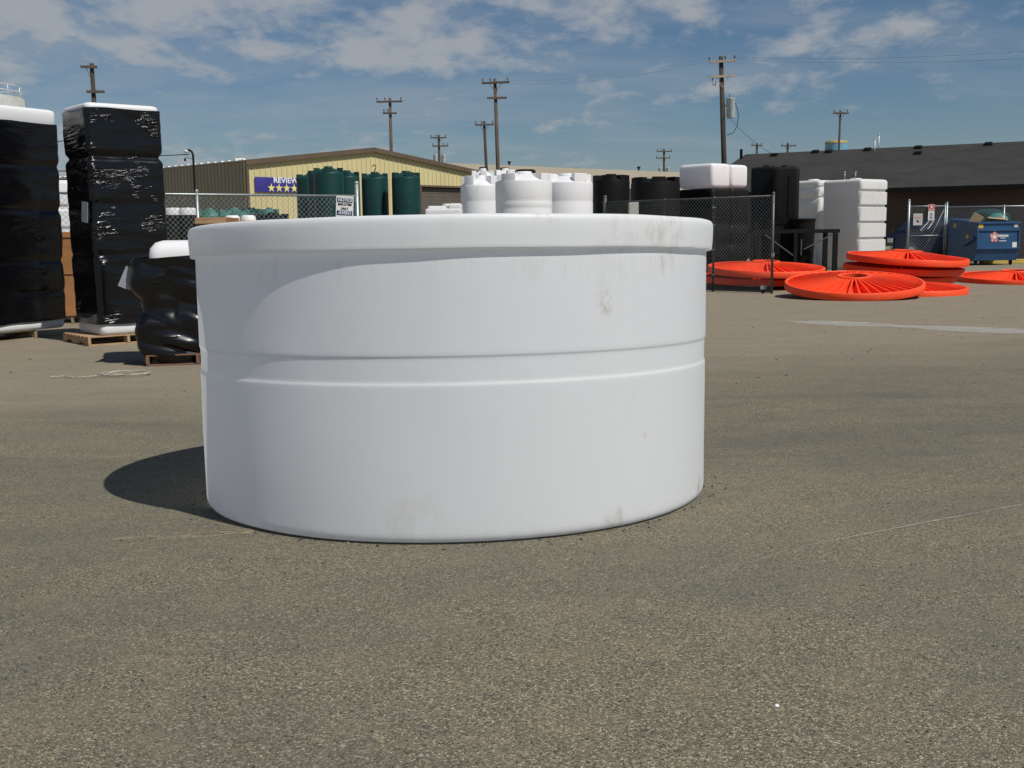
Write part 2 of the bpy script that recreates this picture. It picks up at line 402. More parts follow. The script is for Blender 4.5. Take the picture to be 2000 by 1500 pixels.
n1 = bump(t, hh, .75, .006); n1 = bump(t, tnoise(t, oc, 14, 5, .6), .45, .02, n1)
t.links.new(n1, b.inputs['Normal'])
M['ground'] = gm
def axis(stops):
    o_ = []
    for (a, b_, s_) in stops:
        k = int(round((b_-a)/s_)); o_ += [a+(b_-a)*i/k for i in range(k)]
    o_.append(stops[-1][1]); return o_
xs = axis([(-900, -60, 120), (-60, -8, 4), (-8, 8, .25), (8, 60, 2), (60, 900, 120)])
ys = axis([(-60, 0, 15), (0, 14, .25), (14, 60, 1), (60, 1500, 120)])
g = MB(); nx = len(xs)
g.add([(x, y, gz(x, y)) for y in ys for x in xs], [(j*nx+i, j*nx+i+1, (j+1)*nx+i+1, (j+1)*nx+i) for j in range(len(ys)-1) for i in range(nx-1)], True)
tag(g.build('ground', gm), None, None, kind='structure')
# faint worn white line
lm, t, b = newmat('worn_line_paint'); oc = tcoord(t)
b.inputs['Base Color'].default_value = (.50, .50, .47, 1); b.inputs['Roughness'].default_value = .9
tr = t.nodes.new('ShaderNodeBsdfTransparent'); ms = t.nodes.new('ShaderNodeMixShader')
wn = math_('MULTIPLY', trng(t, tnoise(t, tmap(t, oc, (.6, 2, 1)), 4, 9, .75), .32, .62, .15, .85), trng(t, tnoise(t, oc, 60, 3, .7), .3, .6, .3, .8), tree=t)
t.links.new(wn, ms.inputs[0]); t.links.new(tr.outputs[0], ms.inputs[1]); t.links.new(b.outputs[0], ms.inputs[2])
t.links.new(ms.outputs[0], t.nodes['Material Output'].inputs[0]); M['line'] = lm
def paint(name, a, b_, w0, w1, n=40):
    a = G(*a); b_ = G(*b_); d = (b_-a); d.z = 0; q = Vector((-d.y, d.x, 0)).normalized(); mb = MB(); vs = []
    for i in range(n+1):
        k = i/n; p = a+d*k; w = (w0+(w1-w0)*k)*(.8+.4*noise.noise(p*1.3))*.5*min(1, k*8+.05)
        for sgn in (-1, 1):
            v = p+q*sgn*w; vs.append((v.x, v.y, gz(v.x, v.y)+.005))
    mb.add(vs, [(2*i, 2*i+2, 2*i+3, 2*i+1) for i in range(n)])
    return tag(mb.build(name, lm), None, None, kind='structure')
paint('painted_line', (1530, 627), (2080, 652), .75, 1.1)
paint('painted_line', (1565, 1069), (2060, 974), .012, .010)
paint('painted_line', (1825, 652), (1872, 653.5), .10, .10, 8)
# loose stones
st = MB()
def stone(x, y, s_):
    z = gz(x, y); vs = []
    for v in ((1, 0, 0), (0, 1, 0), (-1, 0, 0), (0, -1, 0), (0, 0, 1), (0, 0, -.4)):
        k = s_*random.uniform(.6, 1.2); vs.append((x+v[0]*k, y+v[1]*k, z+v[2]*k*.6+s_*.1))
    st.add(vs, [(0, 1, 4), (1, 2, 4), (2, 3, 4), (3, 0, 4), (1, 0, 5), (2, 1, 5), (3, 2, 5), (0, 3, 5)])
for _ in range(3800):
    y = 2.2+abs(random.gauss(0, 1))*6; x = random.uniform(-.52, .52)*y*1.05
    if (x-TX)**2+(y-TY)**2 < 2.8: continue
    stone(x, y, random.choice((.0025, .003, .003, .004, .004, .005, .007)))
for _ in range(420):
    a_ = random.uniform(0, 2*pi); d_ = TR+abs(random.gauss(0, .07))-.01
    stone(TX+cos(a_)*d_, TY+sin(a_)*d_, random.choice((.004, .005, .006, .008, .012)))
for _ in range(600):
    y = random.uniform(11, 30); x = random.uniform(-.5, .52)*y
    stone(x, y, random.choice((.006, .008, .010, .014, .020)))
stm = pm('stone_grit', (.035, .033, .03), .9, (.24, .21, .165), 5, lo=.5, hi=.6)
tag(st.build('loose_stones', stm), 'scattered loose dark stones and grit lying over the yard surface', 'stones', kind='stuff')
# sand ridge by tank
c0 = G(520, 1036); sm_ = MB(); vs = []; n_ = 40; m_ = 14
for i in range(n_+1):
    k = i/n_; p = Vector((c0.x-.95+k*1.15, c0.y-.16+k*.20, 0)); wd = .02+.085*sin(pi*min(1, k*.95+.03))*(.4+.9*k)*(1+.5*noise.noise(Vector((k*9, 1, 1))))
    for j in range(m_+1):
        q = j/m_*2-1; x = p.x+q*wd*.1; y = p.y+q*wd
        h = (1-q*q)*(.004+.022*k**2*max(0, sin(pi*min(1, k*.9+.08))))*(.7+.9*noise.noise(Vector((x*9, y*9, 3))))
        if i in (0, n_): h = 0
        sm_.v.append((x, y, gz(x, y)-.003+max(h, 0)*1.0))
sm_.f = [(i*(m_+1)+j, (i+1)*(m_+1)+j, (i+1)*(m_+1)+j+1, i*(m_+1)+j+1) for i in range(n_) for j in range(m_)]; sm_.sm = [True]*len(sm_.f)
smt = pm('pale_sand', (.30, .245, .165), .95, (.21, .18, .13), 30, bmp=.6, bscale=60); t = smt.node_tree; oc = tcoord(t)
tr = t.nodes.new('ShaderNodeBsdfTransparent'); ms = t.nodes.new('ShaderNodeMixShader'); t.links.new(trng(t, tnoise(t, tmap(t, oc, (2, 5, 1)), 9, 8, .75), .38, .60, 0, .9), ms.inputs[0])
t.links.new(tr.outputs[0], ms.inputs[1]); t.links.new(t.nodes['Principled BSDF'].outputs[0], ms.inputs[2]); t.links.new(ms.outputs[0], t.nodes['Material Output'].inputs[0])
tag(sm_.build('sand_ridge', smt), 'small ridge of pale sand at the foot of the large white tank', 'sand', kind='stuff')
# ------------------------------------------------------------------ main tank
pw, t, b = newmat('translucent_white_polyethylene'); oc = tcoord(t); sp = t.nodes.new('ShaderNodeSeparateXYZ'); t.links.new(oc, sp.inputs[0])
def blob(px, py, r):       # stain centred on a photographed spot of the wall
    rd = ray(px, py); o_ = Vector((-TX, -TY, 0)); a = rd.x**2+rd.y**2; bb = 2*(rd.x*o_.x+rd.y*o_.y); cc = o_.x**2+o_.y**2-TR**2
    k = (-bb-sqrt(max(0, bb*bb-4*a*cc)))/(2*a); p = Vector((o_.x+rd.x*k, o_.y+rd.y*k, CAMH+rd.z*k))
    vm = t.nodes.new('ShaderNodeVectorMath'); vm.operation = 'DISTANCE'; t.links.new(oc, vm.inputs[0]); vm.inputs[1].default_value = p
    return trng(t, vm.outputs['Value'], r*.2, r, 1, 0)
st1 = None
for (px, py, r, k) in ((1290, 465, .28, .55), (1200, 470, .22, .3), (1070, 425, .12, .6), (1185, 590, .10, .75), (1180, 540, .08, .3), (1365, 960, .14, .9), (1200, 1015, .10, .7), (1230, 430, .2, .25), (800, 1030, .3, .2), (1260, 852, .03, .5)):
    v = math_('MULTIPLY', blob(px, py, r), k, tree=t); st1 = v if st1 is None else math_('MAXIMUM', st1, v, tree=t)
nn = trng(t, tnoise(t, tmap(t, oc, (1, 1, .6)), 14, 9, .72), .42, .72)
stn = math_('MULTIPLY', st1, nn, tree=t)
gen = trng(t, tnoise(t, tmap(t, oc, (1, 1, .25)), 7, 8, .7), .56, .85, 0, .14)
stn = math_('MAXIMUM', stn, gen, tree=t)
base_d = math_('MULTIPLY', trng(t, sp.outputs[2], .02, .22, 1, 0), trng(t, tnoise(t, tmap(t, oc, (1, 1, .5)), 18, 8, .7), .45, .72), tree=t)
rim_d = math_('MULTIPLY', math_('MULTIPLY', trng(t, sp.outputs[2], 1.30, 1.47, 0, 1), trng(t, sp.outputs[2], 1.47, 1.475, 1, .35), tree=t), trng(t, tnoise(t, tmap(t, oc, (1, 1, .12)), 16, 6, .7), .5, .75), tree=t)
stn = math_('MAXIMUM', stn, math_('MULTIPLY', math_('MAXIMUM', base_d, rim_d, tree=t), .20, tree=t), tree=t)
scr = trng(t, tnoise(t, tmap(t, oc, (2, 2, .5), (3, 3, 1), (.5, .3, 0)), 11, 2, .5, 2.0), .495, .505, 0, 1); scr2 = trng(t, tnoise(t, tmap(t, oc, (2, 2, .5), (3, 3, 1), (.5, .3, 0)), 11, 2, .5, 2.0), .505, .515, 1, 0)
c = mixc(t, stn, (.875, .885, .89), (.46, .38, .26))
c = mixc(t, math_('MULTIPLY', math_('MULTIPLY', scr, scr2, tree=t), .05, tree=t), c, (.5, .48, .44))
spk = trng(t, tnoise(t, tmap(t, oc, (1, 1, .8)), 60, 2, .5), .70, .78); spk = math_('MULTIPLY', spk, math_('MAXIMUM', math_('MULTIPLY', st1, 1.0, tree=t), .10, tree=t), tree=t)
c = mixc(t, spk, c, (.22, .17, .11))
t.links.new(c, b.inputs['Base Color']); b.inputs['Roughness'].default_value = .40; b.inputs['Specular IOR Level'].default_value = .32
t.links.new(bump(t, tnoise(t, tmap(t, oc, (1, 1, .7)), 3.5, 4, .5), .12, .03), b.inputs['Normal'])
tr = t.nodes.new('ShaderNodeBsdfTranslucent'); t.links.new(c, tr.inputs[0]); ms = t.nodes.new('ShaderNodeMixShader'); ms.inputs[0].default_value = .42
t.links.new(b.outputs[0], ms.inputs[1]); t.links.new(tr.outputs[0], ms.inputs[2]); t.links.new(ms.outputs[0], t.nodes['Material Output'].inputs[0])
M['tank'] = pw
tank = thing('round_tank', 'huge round white plastic tank with a broad overhanging rim standing on the asphalt', 'tank', (TX, TY, 0))
def tfn(v, a):
    n = noise.noise(Vector((cos(a)*1.6, sin(a)*1.6, v.z*1.1)))*.006+noise.noise(Vector((cos(a)*5, sin(a)*5, v.z*3+4)))*.0022
    k = 1+n/TR
    return Vector((v.x*k, v.y*k, v.z-TILT*v.y*1.0+TILX*v.x))
body = [(0, .012), (.8, .012), (TR-.05, .006), (TR-.028, .008), (TR-.014, .014), (TR-.005, .026), (TR-.001, .042), (TR, .06), (TR, .08), (TR, .12), (TR, .3), (TR, .5), (TR, .7), (TR, .780), (TR, .800), (TR-.0008, .808), (TR-.0040, .815), (TR-.0055, .821), (TR-.0055, .835), (TR-.0055, .88), (TR-.0055, .925), (TR-.0055, .938), (TR-.0042, .944), (TR-.001, .950), (TR, .956), (TR, .975), (TR, 1.05), (TR, 1.2), (TR, 1.35), (TR, 1.46), (TR+.0, 1.475)]
mb = MB(); mb.lathe(body, n=256, fn=tfn); mb.build('body', pw, tank, auto=50)
def rfn(v, a):
    n = noise.noise(Vector((cos(a)*1.6, sin(a)*1.6, 5)))*.006+noise.noise(Vector((cos(a)*4, sin(a)*4, 9)))*.003
    k = 1+n/TR
    return Vector((v.x*k, v.y*k, v.z-TILT*v.y+TILX*v.x+noise.noise(Vector((cos(a)*2.5, sin(a)*2.5, 1)))*.006))
RB = 1.466; RT = 1.636; RO = 1.580
rim = [(TR-.002, RB+.006), (RO-.012, RB), (RO-.004, RB+.003), (RO-.001, RB+.012), (RO-.001, RB+.025), (RO+.002, RB+.06), (RO+.004, RT-.05), (RO+.004, RT-.03), (RO+.001, RT-.014), (RO-.007, RT-.004), (RO-.02, RT), (RO-.10, RT), (RO-.112, RT-.01), (RO-.115, RT-.04), (RO-.112, 1.50), (TR-.012, 1.476)]
mb = MB(); mb.lathe(rim, n=256, fn=rfn); mb.build('rim', pw, tank, auto=50)
# ------------------------------------------------------------------ orange lids
def make_lid(r=1.58):
    root = thing('ribbed_disc', '', 'tank cover')
    mb = MB(); h = .17
    mb.lathe([(r-.03, 0), (r, 0), (r+.012, .03), (r+.012, h-.02), (r, h), (r-.05, h), (r-.06, h-.01), (r-.065, .05), (r-.03, 0)], n=96)
    mb.build('outer_rim', M['orange'], root, auto=40)
    mb = MB(); mb.lathe([(r-.04, .03), (r*.6, .095), (.36, .165), (.34, .165), (.335, .15)], n=96); mb.build('cone_panel', M['orange'], root)
    mb = MB()
    for i in range(40):
        a = 2*pi*i/40; c_, s_ = cos(a), sin(a); w = .014
        prof = [(.33, .15), (.33, .30), (r-.05, h-.005), (r-.05, .02)]
        vs = []
        for sg in (-1, 1):
            for (q, z) in prof: vs.append((q*c_-sg*w*s_, q*s_+sg*w*c_, z))
        mb.add(vs, [(0, 1, 2, 3), (7, 6, 5, 4), (0, 4, 5, 1), (1, 5, 6, 2), (2, 6, 7, 3), (3, 7, 4, 0)])
    mb.build('radial_ribs', M['orange'], root)
    mb = MB(); mb.lathe([(.30, .14), (.30, .312), (.31, .32), (.37, .32), (.38, .31), (.38, .24)], n=64); mb.build('hub_ring', M['orange'], root, auto=40)
    return root
def copy_tree(o, parent=None):
    c_ = o.copy(); C.objects.link(c_)
    if parent is not None: c_.parent = parent
    for ch in list(o.children): copy_tree(ch, c_)
    return c_
lid0 = make_lid()
lids = [  # px centre, depth, height, tilt toward camera deg, tilt to right deg, rz, label
 (1669, 26.1, .20, 7.2, -1.6, 0.1, 'ribbed orange round lid lying tilted in front of all the others'),
 (1759, 27.4, .02, 2.2, 0.5, .5, 'orange round lid almost hidden beneath the tilted front lid'),
 (1771, 30.2, .68, 3.2, 2.9, .3, 'topmost orange round lid of the tall lid stack before the blue dumpster'),
 (1764, 30.5, .40, 2.6, 2.2, .9, 'middle orange round lid of the tall lid stack'),
 (1748, 30.6, .15, 1.6, .6, .2, 'third orange round lid from the top of the tall lid stack'),
 (1732, 31.0, .0, .3, .0, .7, 'lowest orange round lid, flat on the ground under the tall lid stack'),
 (1496, 30.6, .42, 3.8, .8, .6, 'upper orange round lid of the pair behind the chain link gate'),
 (1478, 31.2, .12, 2.0, 1.2, .1, 'lower orange round lid of the pair behind the chain link gate'),
 (1984, 31.9, .0, 3.0, -.6, .4, 'orange round lid lying alone at the right edge of the yard')]
for i, (px, Y, z, tx, tyy, rz, lb) in enumerate(lids):
    o = lid0 if i == 0 else copy_tree(lid0)
    p = P(px, 500, Y); o.location = (p.x, Y, gz(p.x, Y)+z)
    o.rotation_euler = (Matrix.Rotation(radians(tyy), 3, 'Y') @ Matrix.Rotation(radians(tx), 3, 'X') @ Matrix.Rotation(rz, 3, 'Z')).to_euler()
    tag(o, lb, 'tank cover', 'orange round lids piled in the yard')
# ------------------------------------------------------------------ pallets and wrapped stacks
def pallet(w, d, loc, rz, label, mat, group='wooden pallets under the wrapped stacks'):
    root = thing('wooden_pallet', label, 'pallet', loc, rz, group)
    mb = MB(); n = max(5, int(d/.16))
    for i in range(n):
        y = -d/2+d*(i+.5)/n; mb.box((0, y, .132), (w, d/n*.72, .018))
    mb.build('deck_boards', mat, root)
    for x in (-w/2+.02, 0, w/2-.02):
        mb = MB(); mb.prism([(-d/2, .02), (-d/2, .122), (d/2, .122), (d/2, .02), (d*.36, .02), (d*.33, .055), (d*.16, .055), (d*.13, .02), (-d*.13, .02), (-d*.16, .055), (-d*.33, .055), (-d*.36, .02)], -.02, .02)
        o = mb.build('stringer', mat, root); o.location = (x, 0, 0); o.rotation_euler = (0, 0, pi/2)
    mb = MB()
    for y in (-d/2+.05, 0, d/2-.05): mb.box((0, y, .009), (w, .09, .018))
    mb.build('bottom_boards', mat, root)
    return root
def wrapped(name, label, w, d, h, loc, rz, z0=.141, notch=(), topw=.06, botw=.16, seed=0, lean=(0, 0), amp=.02, group='black wrapped stacks on pallets', sag=0.0, wm=None):
    root = thing(name, label, 'wrapped tanks', loc, rz, group)
    loop = rr(w, d, .09, 6, .03)
    def prof(z):
        s_ = 0
        for (nz, nd, nw) in notch:
            s_ += nd*math.exp(-((z-nz)/nw)**2)
        return s_
    # inner white tank
    mb = MB(); rings = []
    for k in range(0, 13):
        z = z0+h*k/12
    zs = [z0, z0+.015, z0+.05, z0+.12]+[z0+h*i/16 for i in range(1, 16)]+[z0+h-.10, z0+h-.05, z0+h-.015, z0+h]
    for z in sorted(zs):
        e = min(z-z0, z0+h-z); ins = .012+.10*sst(botw, botw+.12, z-z0)*sst(topw, topw+.12, z0+h-z)+(.05*(1-sqrt(max(0, 1-(1-min(1, e/.06))**2))) if e < .06 else 0)+.004
        rings.append([(x*(1-2*ins/w)+lean[0]*z, y*(1-2*ins/d)+lean[1]*z, z) for x, y in loop])
    mb.loft(rings); mb.build('white_tank', M['white'], root, auto=60)
    mb = MB(); rings = []; nz_ = 150
    za = z0+botw; zb = z0+h-topw
    for k in range(nz_+1):
        q = k/nz_
        ring = []
        for (x, y) in loop:
            edge_lo = za+.03*noise.noise(Vector((x*2, y*2, seed)))+sag*x; edge_hi = zb+.02*noise.noise(Vector((x*2, y*2, seed+5)))-abs(sag)*0
            z = edge_lo+(edge_hi-edge_lo)*q
            nl = Vector((math.copysign(max(0, abs(x)-w/2+.09), x), math.copysign(max(0, abs(y)-d/2+.09), y), 0)).normalized()
            v = noise.noise(Vector((x*1.2+seed, y*1.2, z*5)))*.6+noise.noise(Vector((x*2.5, y*2.5+seed, z*11+x*1.5)))*.3
            dd = amp*v*.8+.008-prof(z)*.95+amp*.5*noise.noise(Vector((x*2+9, y*2, z*1.5+seed)))
            ring.append((x+nl.x*dd+lean[0]*z, y+nl.y*dd+lean[1]*z, z))
        rings.append(ring)
    mb.loft(rings, cap=False); mb.build('black_wrap', wm or M['wrap'], root, auto=80)
    return root
# middle-left stack
th = radians(40); pc = G(178, 676)
ux = Vector((cos(th), sin(th), 0)); uy = Vector((-sin(th), cos(th), 0))
pallet(1.22, 1.12, pc+ux*.56+uy*.52, th, 'pale new pine pallet under the tall glossy black wrapped stack', M['wood'])
w2 = wrapped('wrapped_stack', 'tall glossy black wrapped stack with white top, right of the other tall stack', 1.15, 1.06, 3.43, pc+ux*.72+uy*.50, th,
    notch=((1.35, .02, .04), (2.80, .06, .05), (2.1, .012, .04)), topw=.075, botw=.17, seed=3, lean=(-.008, .0), amp=.020)
tg = MB(); tg.box((0, 0, 0), (.16, .006, .30)); o = tg.build('paper_tag', M['tagm'], w2); o.location = (-.66, -.42, 1.98); o.rotation_euler = (0, .12, -pi/2+.2)
for x_ in (-.36, -.08): 
    mb = MB(); mb.lathe([(.0, .05), (.09, .05), (.10, .04), (.10, 0)], n=20); o = mb.build('top_cap', M['white'], w2); o.location = (x_-.07, .2+x_*.3, 3.49)
# left stack, cut by the frame
th = radians(62); ux = Vector((cos(th), sin(th), 0)); uy = Vector((-sin(th), cos(th), 0))
pe = G(118, 656); base = pe+Vector((0, 0, 0))
cen = base-ux*1.05+uy*.50
pallet(1.5, 1.15, base-ux*1.22+uy*.55, th, 'weathered pallet under the leftmost black wrapped stack', M['wood_old'])
wrapped('wrapped_stack', 'leftmost tall black wrapped stack with thick white top, cut off by the frame', 2.3, 1.15, 3.50, cen, th,
    notch=((2.05, .035, .06), (2.75, .03, .05), (1.25, .03, .05), (.75, .015, .04)), topw=.23, botw=.13, seed=11, lean=(0, -.030), amp=.022, sag=.02, wm=M['wrapdark'])
# wrapped bale beside the big tank
cb_ = G(345, 714); th = radians(14)
ZS = .84
bale = thing('wrapped_bale', 'squat crumpled black wrapped tank behind the left edge of the big white tank', 'wrapped tank', cb_+Vector((.10, .62, 0)), th, None)
loop = rr(1.34, 1.15, .13, 8, .03); mb = MB(); rings = []
for k in range(101):
    z = .03+1.55*k/100; q = k/100; ring = []
    for (x, y) in loop:
        s_ = 1.0+.09*sst(.55, .8, q)-.10*(1-sst(0, .22, q))-.07*math.exp(-((z-.84)/.12)**2)*(1 if x < -.2 else .2)
        tw = noise.noise(Vector((x*1.1, y*1.1, z*1.5+3)))*.05+noise.noise(Vector((x*3, y*3, z*4)))*.035+abs(noise.noise(Vector((x*2.2+z*2.5, y*2, z*3+8))))*.10-.03
        nl = Vector((x, y, 0)).normalized()
        zz_ = z+(.10*(x+.6) if q > .8 else 0)*sst(.8, 1, q)
        ring.append((x*s_+nl.x*tw-.06*(1-q), y*s_+nl.y*tw, zz_+.03*noise.noise(Vector((x*3, y*3, 1)))*(q > .9)))
    rings.append(ring)
mb.loft(rings, cap=False); mb.build('black_wrap', M['wraploose'], bale, auto=80).scale = (1, 1, ZS)
mb = MB(); rings = []
for z, s_ in ((.14, .93), (.5, .93), (1.1, .93), (1.5, .93), (1.58, .93), (1.68, .90), (1.76, .80), (1.79, .66)):
    rings.append([(x*s_*.93+.06, y*s_*.93, z) for x, y in loop])
mb.loft(rings); mb.build('white_tank', M['white'], bale, auto=60).scale = (1, 1, ZS+.03)
mb = MB(); mb.tube([(x*.86+.05, y*.86-.05, .20+.06*sin(i*.35)+.05*(x > 0)) for i, (x, y) in enumerate(loop[:70])], .022, 5); mb.build('torn_film_edge', M['strap'], bale)
tg = MB(); tg.box((0, 0, 0), (.15, .006, .27)); o = tg.build('paper_tag', M['tagm'], bale); o.location = (-.78, -.42, 1.10); o.rotation_euler = (.15, .42, .15)
pallet(1.25, 1.1, cb_+Vector((.12, .60, 0)), th, 'reddish pallet under the crumpled black wrapped tank', pm('red_brown_wood', (.20, .10, .06), .85, (.13, .07, .045), 3, (1, 12, 12)))
# crate and pallet between the stacks
p = P(128, 620, 20.6); cr = thing('wooden_crate', 'tall orange-brown plywood crate seen between the two tall wrapped stacks', 'crate', (p.x, 21.2, gz(0, 21.2)), radians(10))
mb = MB(); mb.box((0, 0, .14+.79), (1.0, 1.0, 1.58)); mb.build('panel_box', M['crate'], cr, bevel=.01)
for z in (.2, .98, 1.66):
    mb = MB(); mb.box((0, -.51, z), (1.02, .02, .09)); mb.build('batten', M['crate'], cr)
for x in (-.46, .46):
    mb = MB(); mb.box((x, -.512, .93), (.09, .021, 1.56)); mb.build('batten', M['crate'], cr)
pallet(1.05, 1.05, (p.x, 21.2, gz(0, 21.2)), radians(10), 'pallet beneath the tall orange-brown plywood crate', M['wood_old'])
# long plywood crates behind fence near centre-left
for (x0, x1, yt, Y, lb) in ((382, 440, 425, 19.6, 'low orange-brown wooden crate just above the rim of the big tank, left end'), (436, 520, 431, 20.6, 'darker low wooden crate beside the orange-brown crate behind the tank rim')):
    a = P(x0, yt, Y); b_ = P(x1, yt, Y); h = a.z
    r_ = thing('wooden_crate', lb, 'crate', ((a.x+b_.x)/2, Y+.5, 0)); w = b_.x-a.x
    mb = MB(); mb.box((0, 0, h/2), (w, 1.0, h)); mb.build('panel_box', M['crate'], r_, bevel=.01)
    
    for zb_ in (h-.06, .1):
        mb = MB(); mb.box((0, -.51, zb_), (w+.02, .02, .10)); mb.build('batten', M['wood'] if x0 < 400 else M['crate'], r_)
    if x0 > 430:
        for k, xx in enumerate((-.2, .1)):
            mb = MB(); mb.lathe([(0, .10), (.10, .10), (.13, .07), (.14, 0)], n=24); o = mb.build('white_cap', M['white'], None, (r_.location.x+xx-.1, Y+.3, h-.0))  # small white caps resting on the crate
            tag(o, ('left' if k == 0 else 'right')+' one of two small white caps on the darker low crate', 'round_cap', 'white caps on the crate')
# ------------------------------------------------------------------ round tanks
def round_tank(label, x0, x1, ysh, ytop, Y, mat, bands=(), lugs=4, lrot=.5, group=None, cap=True, lugh=.72, name='upright_tank', capm=None, hook=False):
    a = P(x0, ysh, Y); b_ = P(x1, ysh, Y); r = (b_.x-a.x)/2; cx_ = (a.x+b_.x)/2; zs = (a.z+b_.z)/2; zt = P((x0+x1)/2, ytop, Y).z
    base = gz(cx_, Y+r); root = thing(name, label, 'tank', (cx_, Y+r*.3, base), 0, group)
    zs -= base; zt -= base; ch = max(.08, zt-zs)
    pr = [(0, 0), (r*.98, 0), (r, .04)]; zc = .04
    for z in sorted(list(bands)+[zs*.18, zs*.36]):
        if z < zs-.15: pr += [(r, z-.05), (r*.993, z-.03), (r*.993, z+.03), (r, z+.05)]
    pr += [(r, zs-.05), (r*.99, zs-.015), (r*.965, zs), (r*.45, zs+ch*.62), (r*.30, zs+ch*.72), (0, zs+ch*.74)]
    pr = [pr[0]]+sorted(pr[1:-5], key=lambda q: q[1])+pr[-5:]
    mb = MB(); mb.lathe(pr, n=48); mb.build('shell', mat, root, auto=35)
    if lugs:
        for i in range(lugs):
            a_ = lrot+2*pi*i/lugs; sec = []
            for rr_ in (r*.58, r*.985):
                for k in range(5): sec.append((rr_*cos(a_+(k-2)*.15), rr_*sin(a_+(k-2)*.15)))
            sec = sec[:5]+sec[:4:-1]; z0_, z1_ = zs-.05, zs+ch*lugh
            mb = MB(); mb.add([(x_, y_, z_) for z_ in (z0_, z1_) for x_, y_ in sec], [tuple(range(10)), tuple(range(19, 9, -1))]+[(k, (k+1) % 10, 10+(k+1) % 10, 10+k) for k in range(10)])
            mb.build('lifting_lug', mat, root, bevel=.012)
    if cap:
        mb = MB(); mb.lathe([(r*.30, zs+ch*.70), (r*.30, zs+ch*.86), (r*.27, zs+ch*.98), (0, zs+ch*1.0)], n=24); mb.build('lid', capm or mat, root, auto=35)
    if hook:
        mb = MB(); mb.tube([(0, 0, zs+ch*.9), (0, 0, zs+ch+.05), (.03, 0, zs+ch+.10), (.05, 0, zs+ch+.16), (.02, 0, zs+ch+.20), (-.03, 0, zs+ch+.20), (-.07, 0, zs+ch+.16)], .016, 6); mb.build('bent_pipe', M['darksteel'], root)
    return root
gg = 'dark green upright tanks by the tan warehouse'
for a_ in (
 ('shaded dark green tank furthest left, beside the blue banner', 577, 634, 347, 338, 37.5, M['green'], (), 4, .3, gg),
 ('dark green tank tucked between the leftmost and the tallest green tank', 599, 650, 340, 331, 36.2, M['green'], (), 4, .6, gg),
 ('tallest and widest dark green upright tank with pointed lugs', 611, 669, 337, 324, 34.5, M['green'], (), 4, .15, gg),
 ('dark green tank half hidden behind the right side of the tallest green tank', 652, 701, 345, 332, 37.0, M['green'], (), 4, .0, gg),):
    round_tank(*a_)
round_tank('dark green upright tank with a bent pipe hooked out of its top', 705, 757, 347, 335, 34.5, M['green'], (), 4, .2, gg, hook=True)
round_tank('dark green upright tank standing rightmost, alone before the warehouse wall', 764, 820, 346, 333, 34.0, M['green'], (), 4, .35, gg)
g2 = 'low cone topped tanks behind the fence'
for i, (x0, x1, ys_, yt, Y, mt, lb) in enumerate((
 (384, 432, 420, 406, 30, 'green_low', 'low faded green cone-topped tank beside the fence post'), (425, 486, 422, 405, 29, 'green_low', 'widest low faded green cone-topped tank, second from the fence post'),
 (468, 512, 416, 405, 33, 'green', 'low dark green tank behind the widest faded green one'), (505, 545, 418, 405, 31.5, 'green_low', 'low green cone-topped tank under the tan wall'),
 (500, 562, 428, 414, 27, 'black', 'low dark tank with a dusty cone top below the others'), (322, 352, 420, 408, 27.5, 'black', 'left of two low black tanks with white lids behind the fence'), (350, 381, 420, 408, 27.5, 'black', 'right of two low black tanks with white lids behind the fence'))):
    r_ = round_tank(lb, x0, x1, ys_, yt, Y, M[mt], (), 4 if i < 5 else 0, .4*i, g2, capm=M['white'] if i > 4 else None)
    if i > 4:
        a = P(x0, 414, Y); b_ = P(x1, 406, Y); w = b_.x-a.x
        mb = MB(); mb.lathe([(w*.52, b_.z-.17), (w*.53, b_.z-.03), (w*.5, b_.z), (0, b_.z+.01)], n=32); mb.build('white_cover', M['white'], r_, auto=40)
g3 = 'white upright tanks clustered above the rim of the big tank'
capk = M['darksteel']
wt1 = round_tank('white upright tank at the back left of the white cluster, with a dark lid', 920, 966, 347, 328, 36, M['white'], (), 4, .1, g3, capm=None)
wt2 = round_tank('white upright tank at the back of the cluster showing only its top', 962, 1012, 342, 328, 38, M['white'], (), 4, .5, g3)
round_tank('white upright tank at the left front of the white cluster', 899, 975, 361, 342, 31.0, M['white'], (2.45,), 4, .95, g3, lugh=.9)
wt3 = round_tank('biggest white upright tank in the centre front with a dark rimmed lid', 967, 1079, 353, 334, 27.5, M['white'], (2.38, 2.2), 4, .95, g3, capm=None)
round_tank('white upright tank at the right end of the cluster beside the black tanks', 1056, 1159, 356, 338, 29.5, M['white'], (2.40,), 4, .55, g3, lugh=.9)
for (px, py, Y, r_, tgx) in ((1026, 333.5, 27.9, .26, wt3), (944, 328, 36.2, .14, wt1), (986, 329, 38.2, .16, wt2)):
    p = P(px, py, Y); mb = MB(); mb.lathe([(0, .035), (r_*.8, .03), (r_, .0), (r_, -.05), (0, -.05)], n=24)
    o = mb.build('lid_gasket', capk, tgx, Vector((p.x, Y, p.z))-tgx.location)
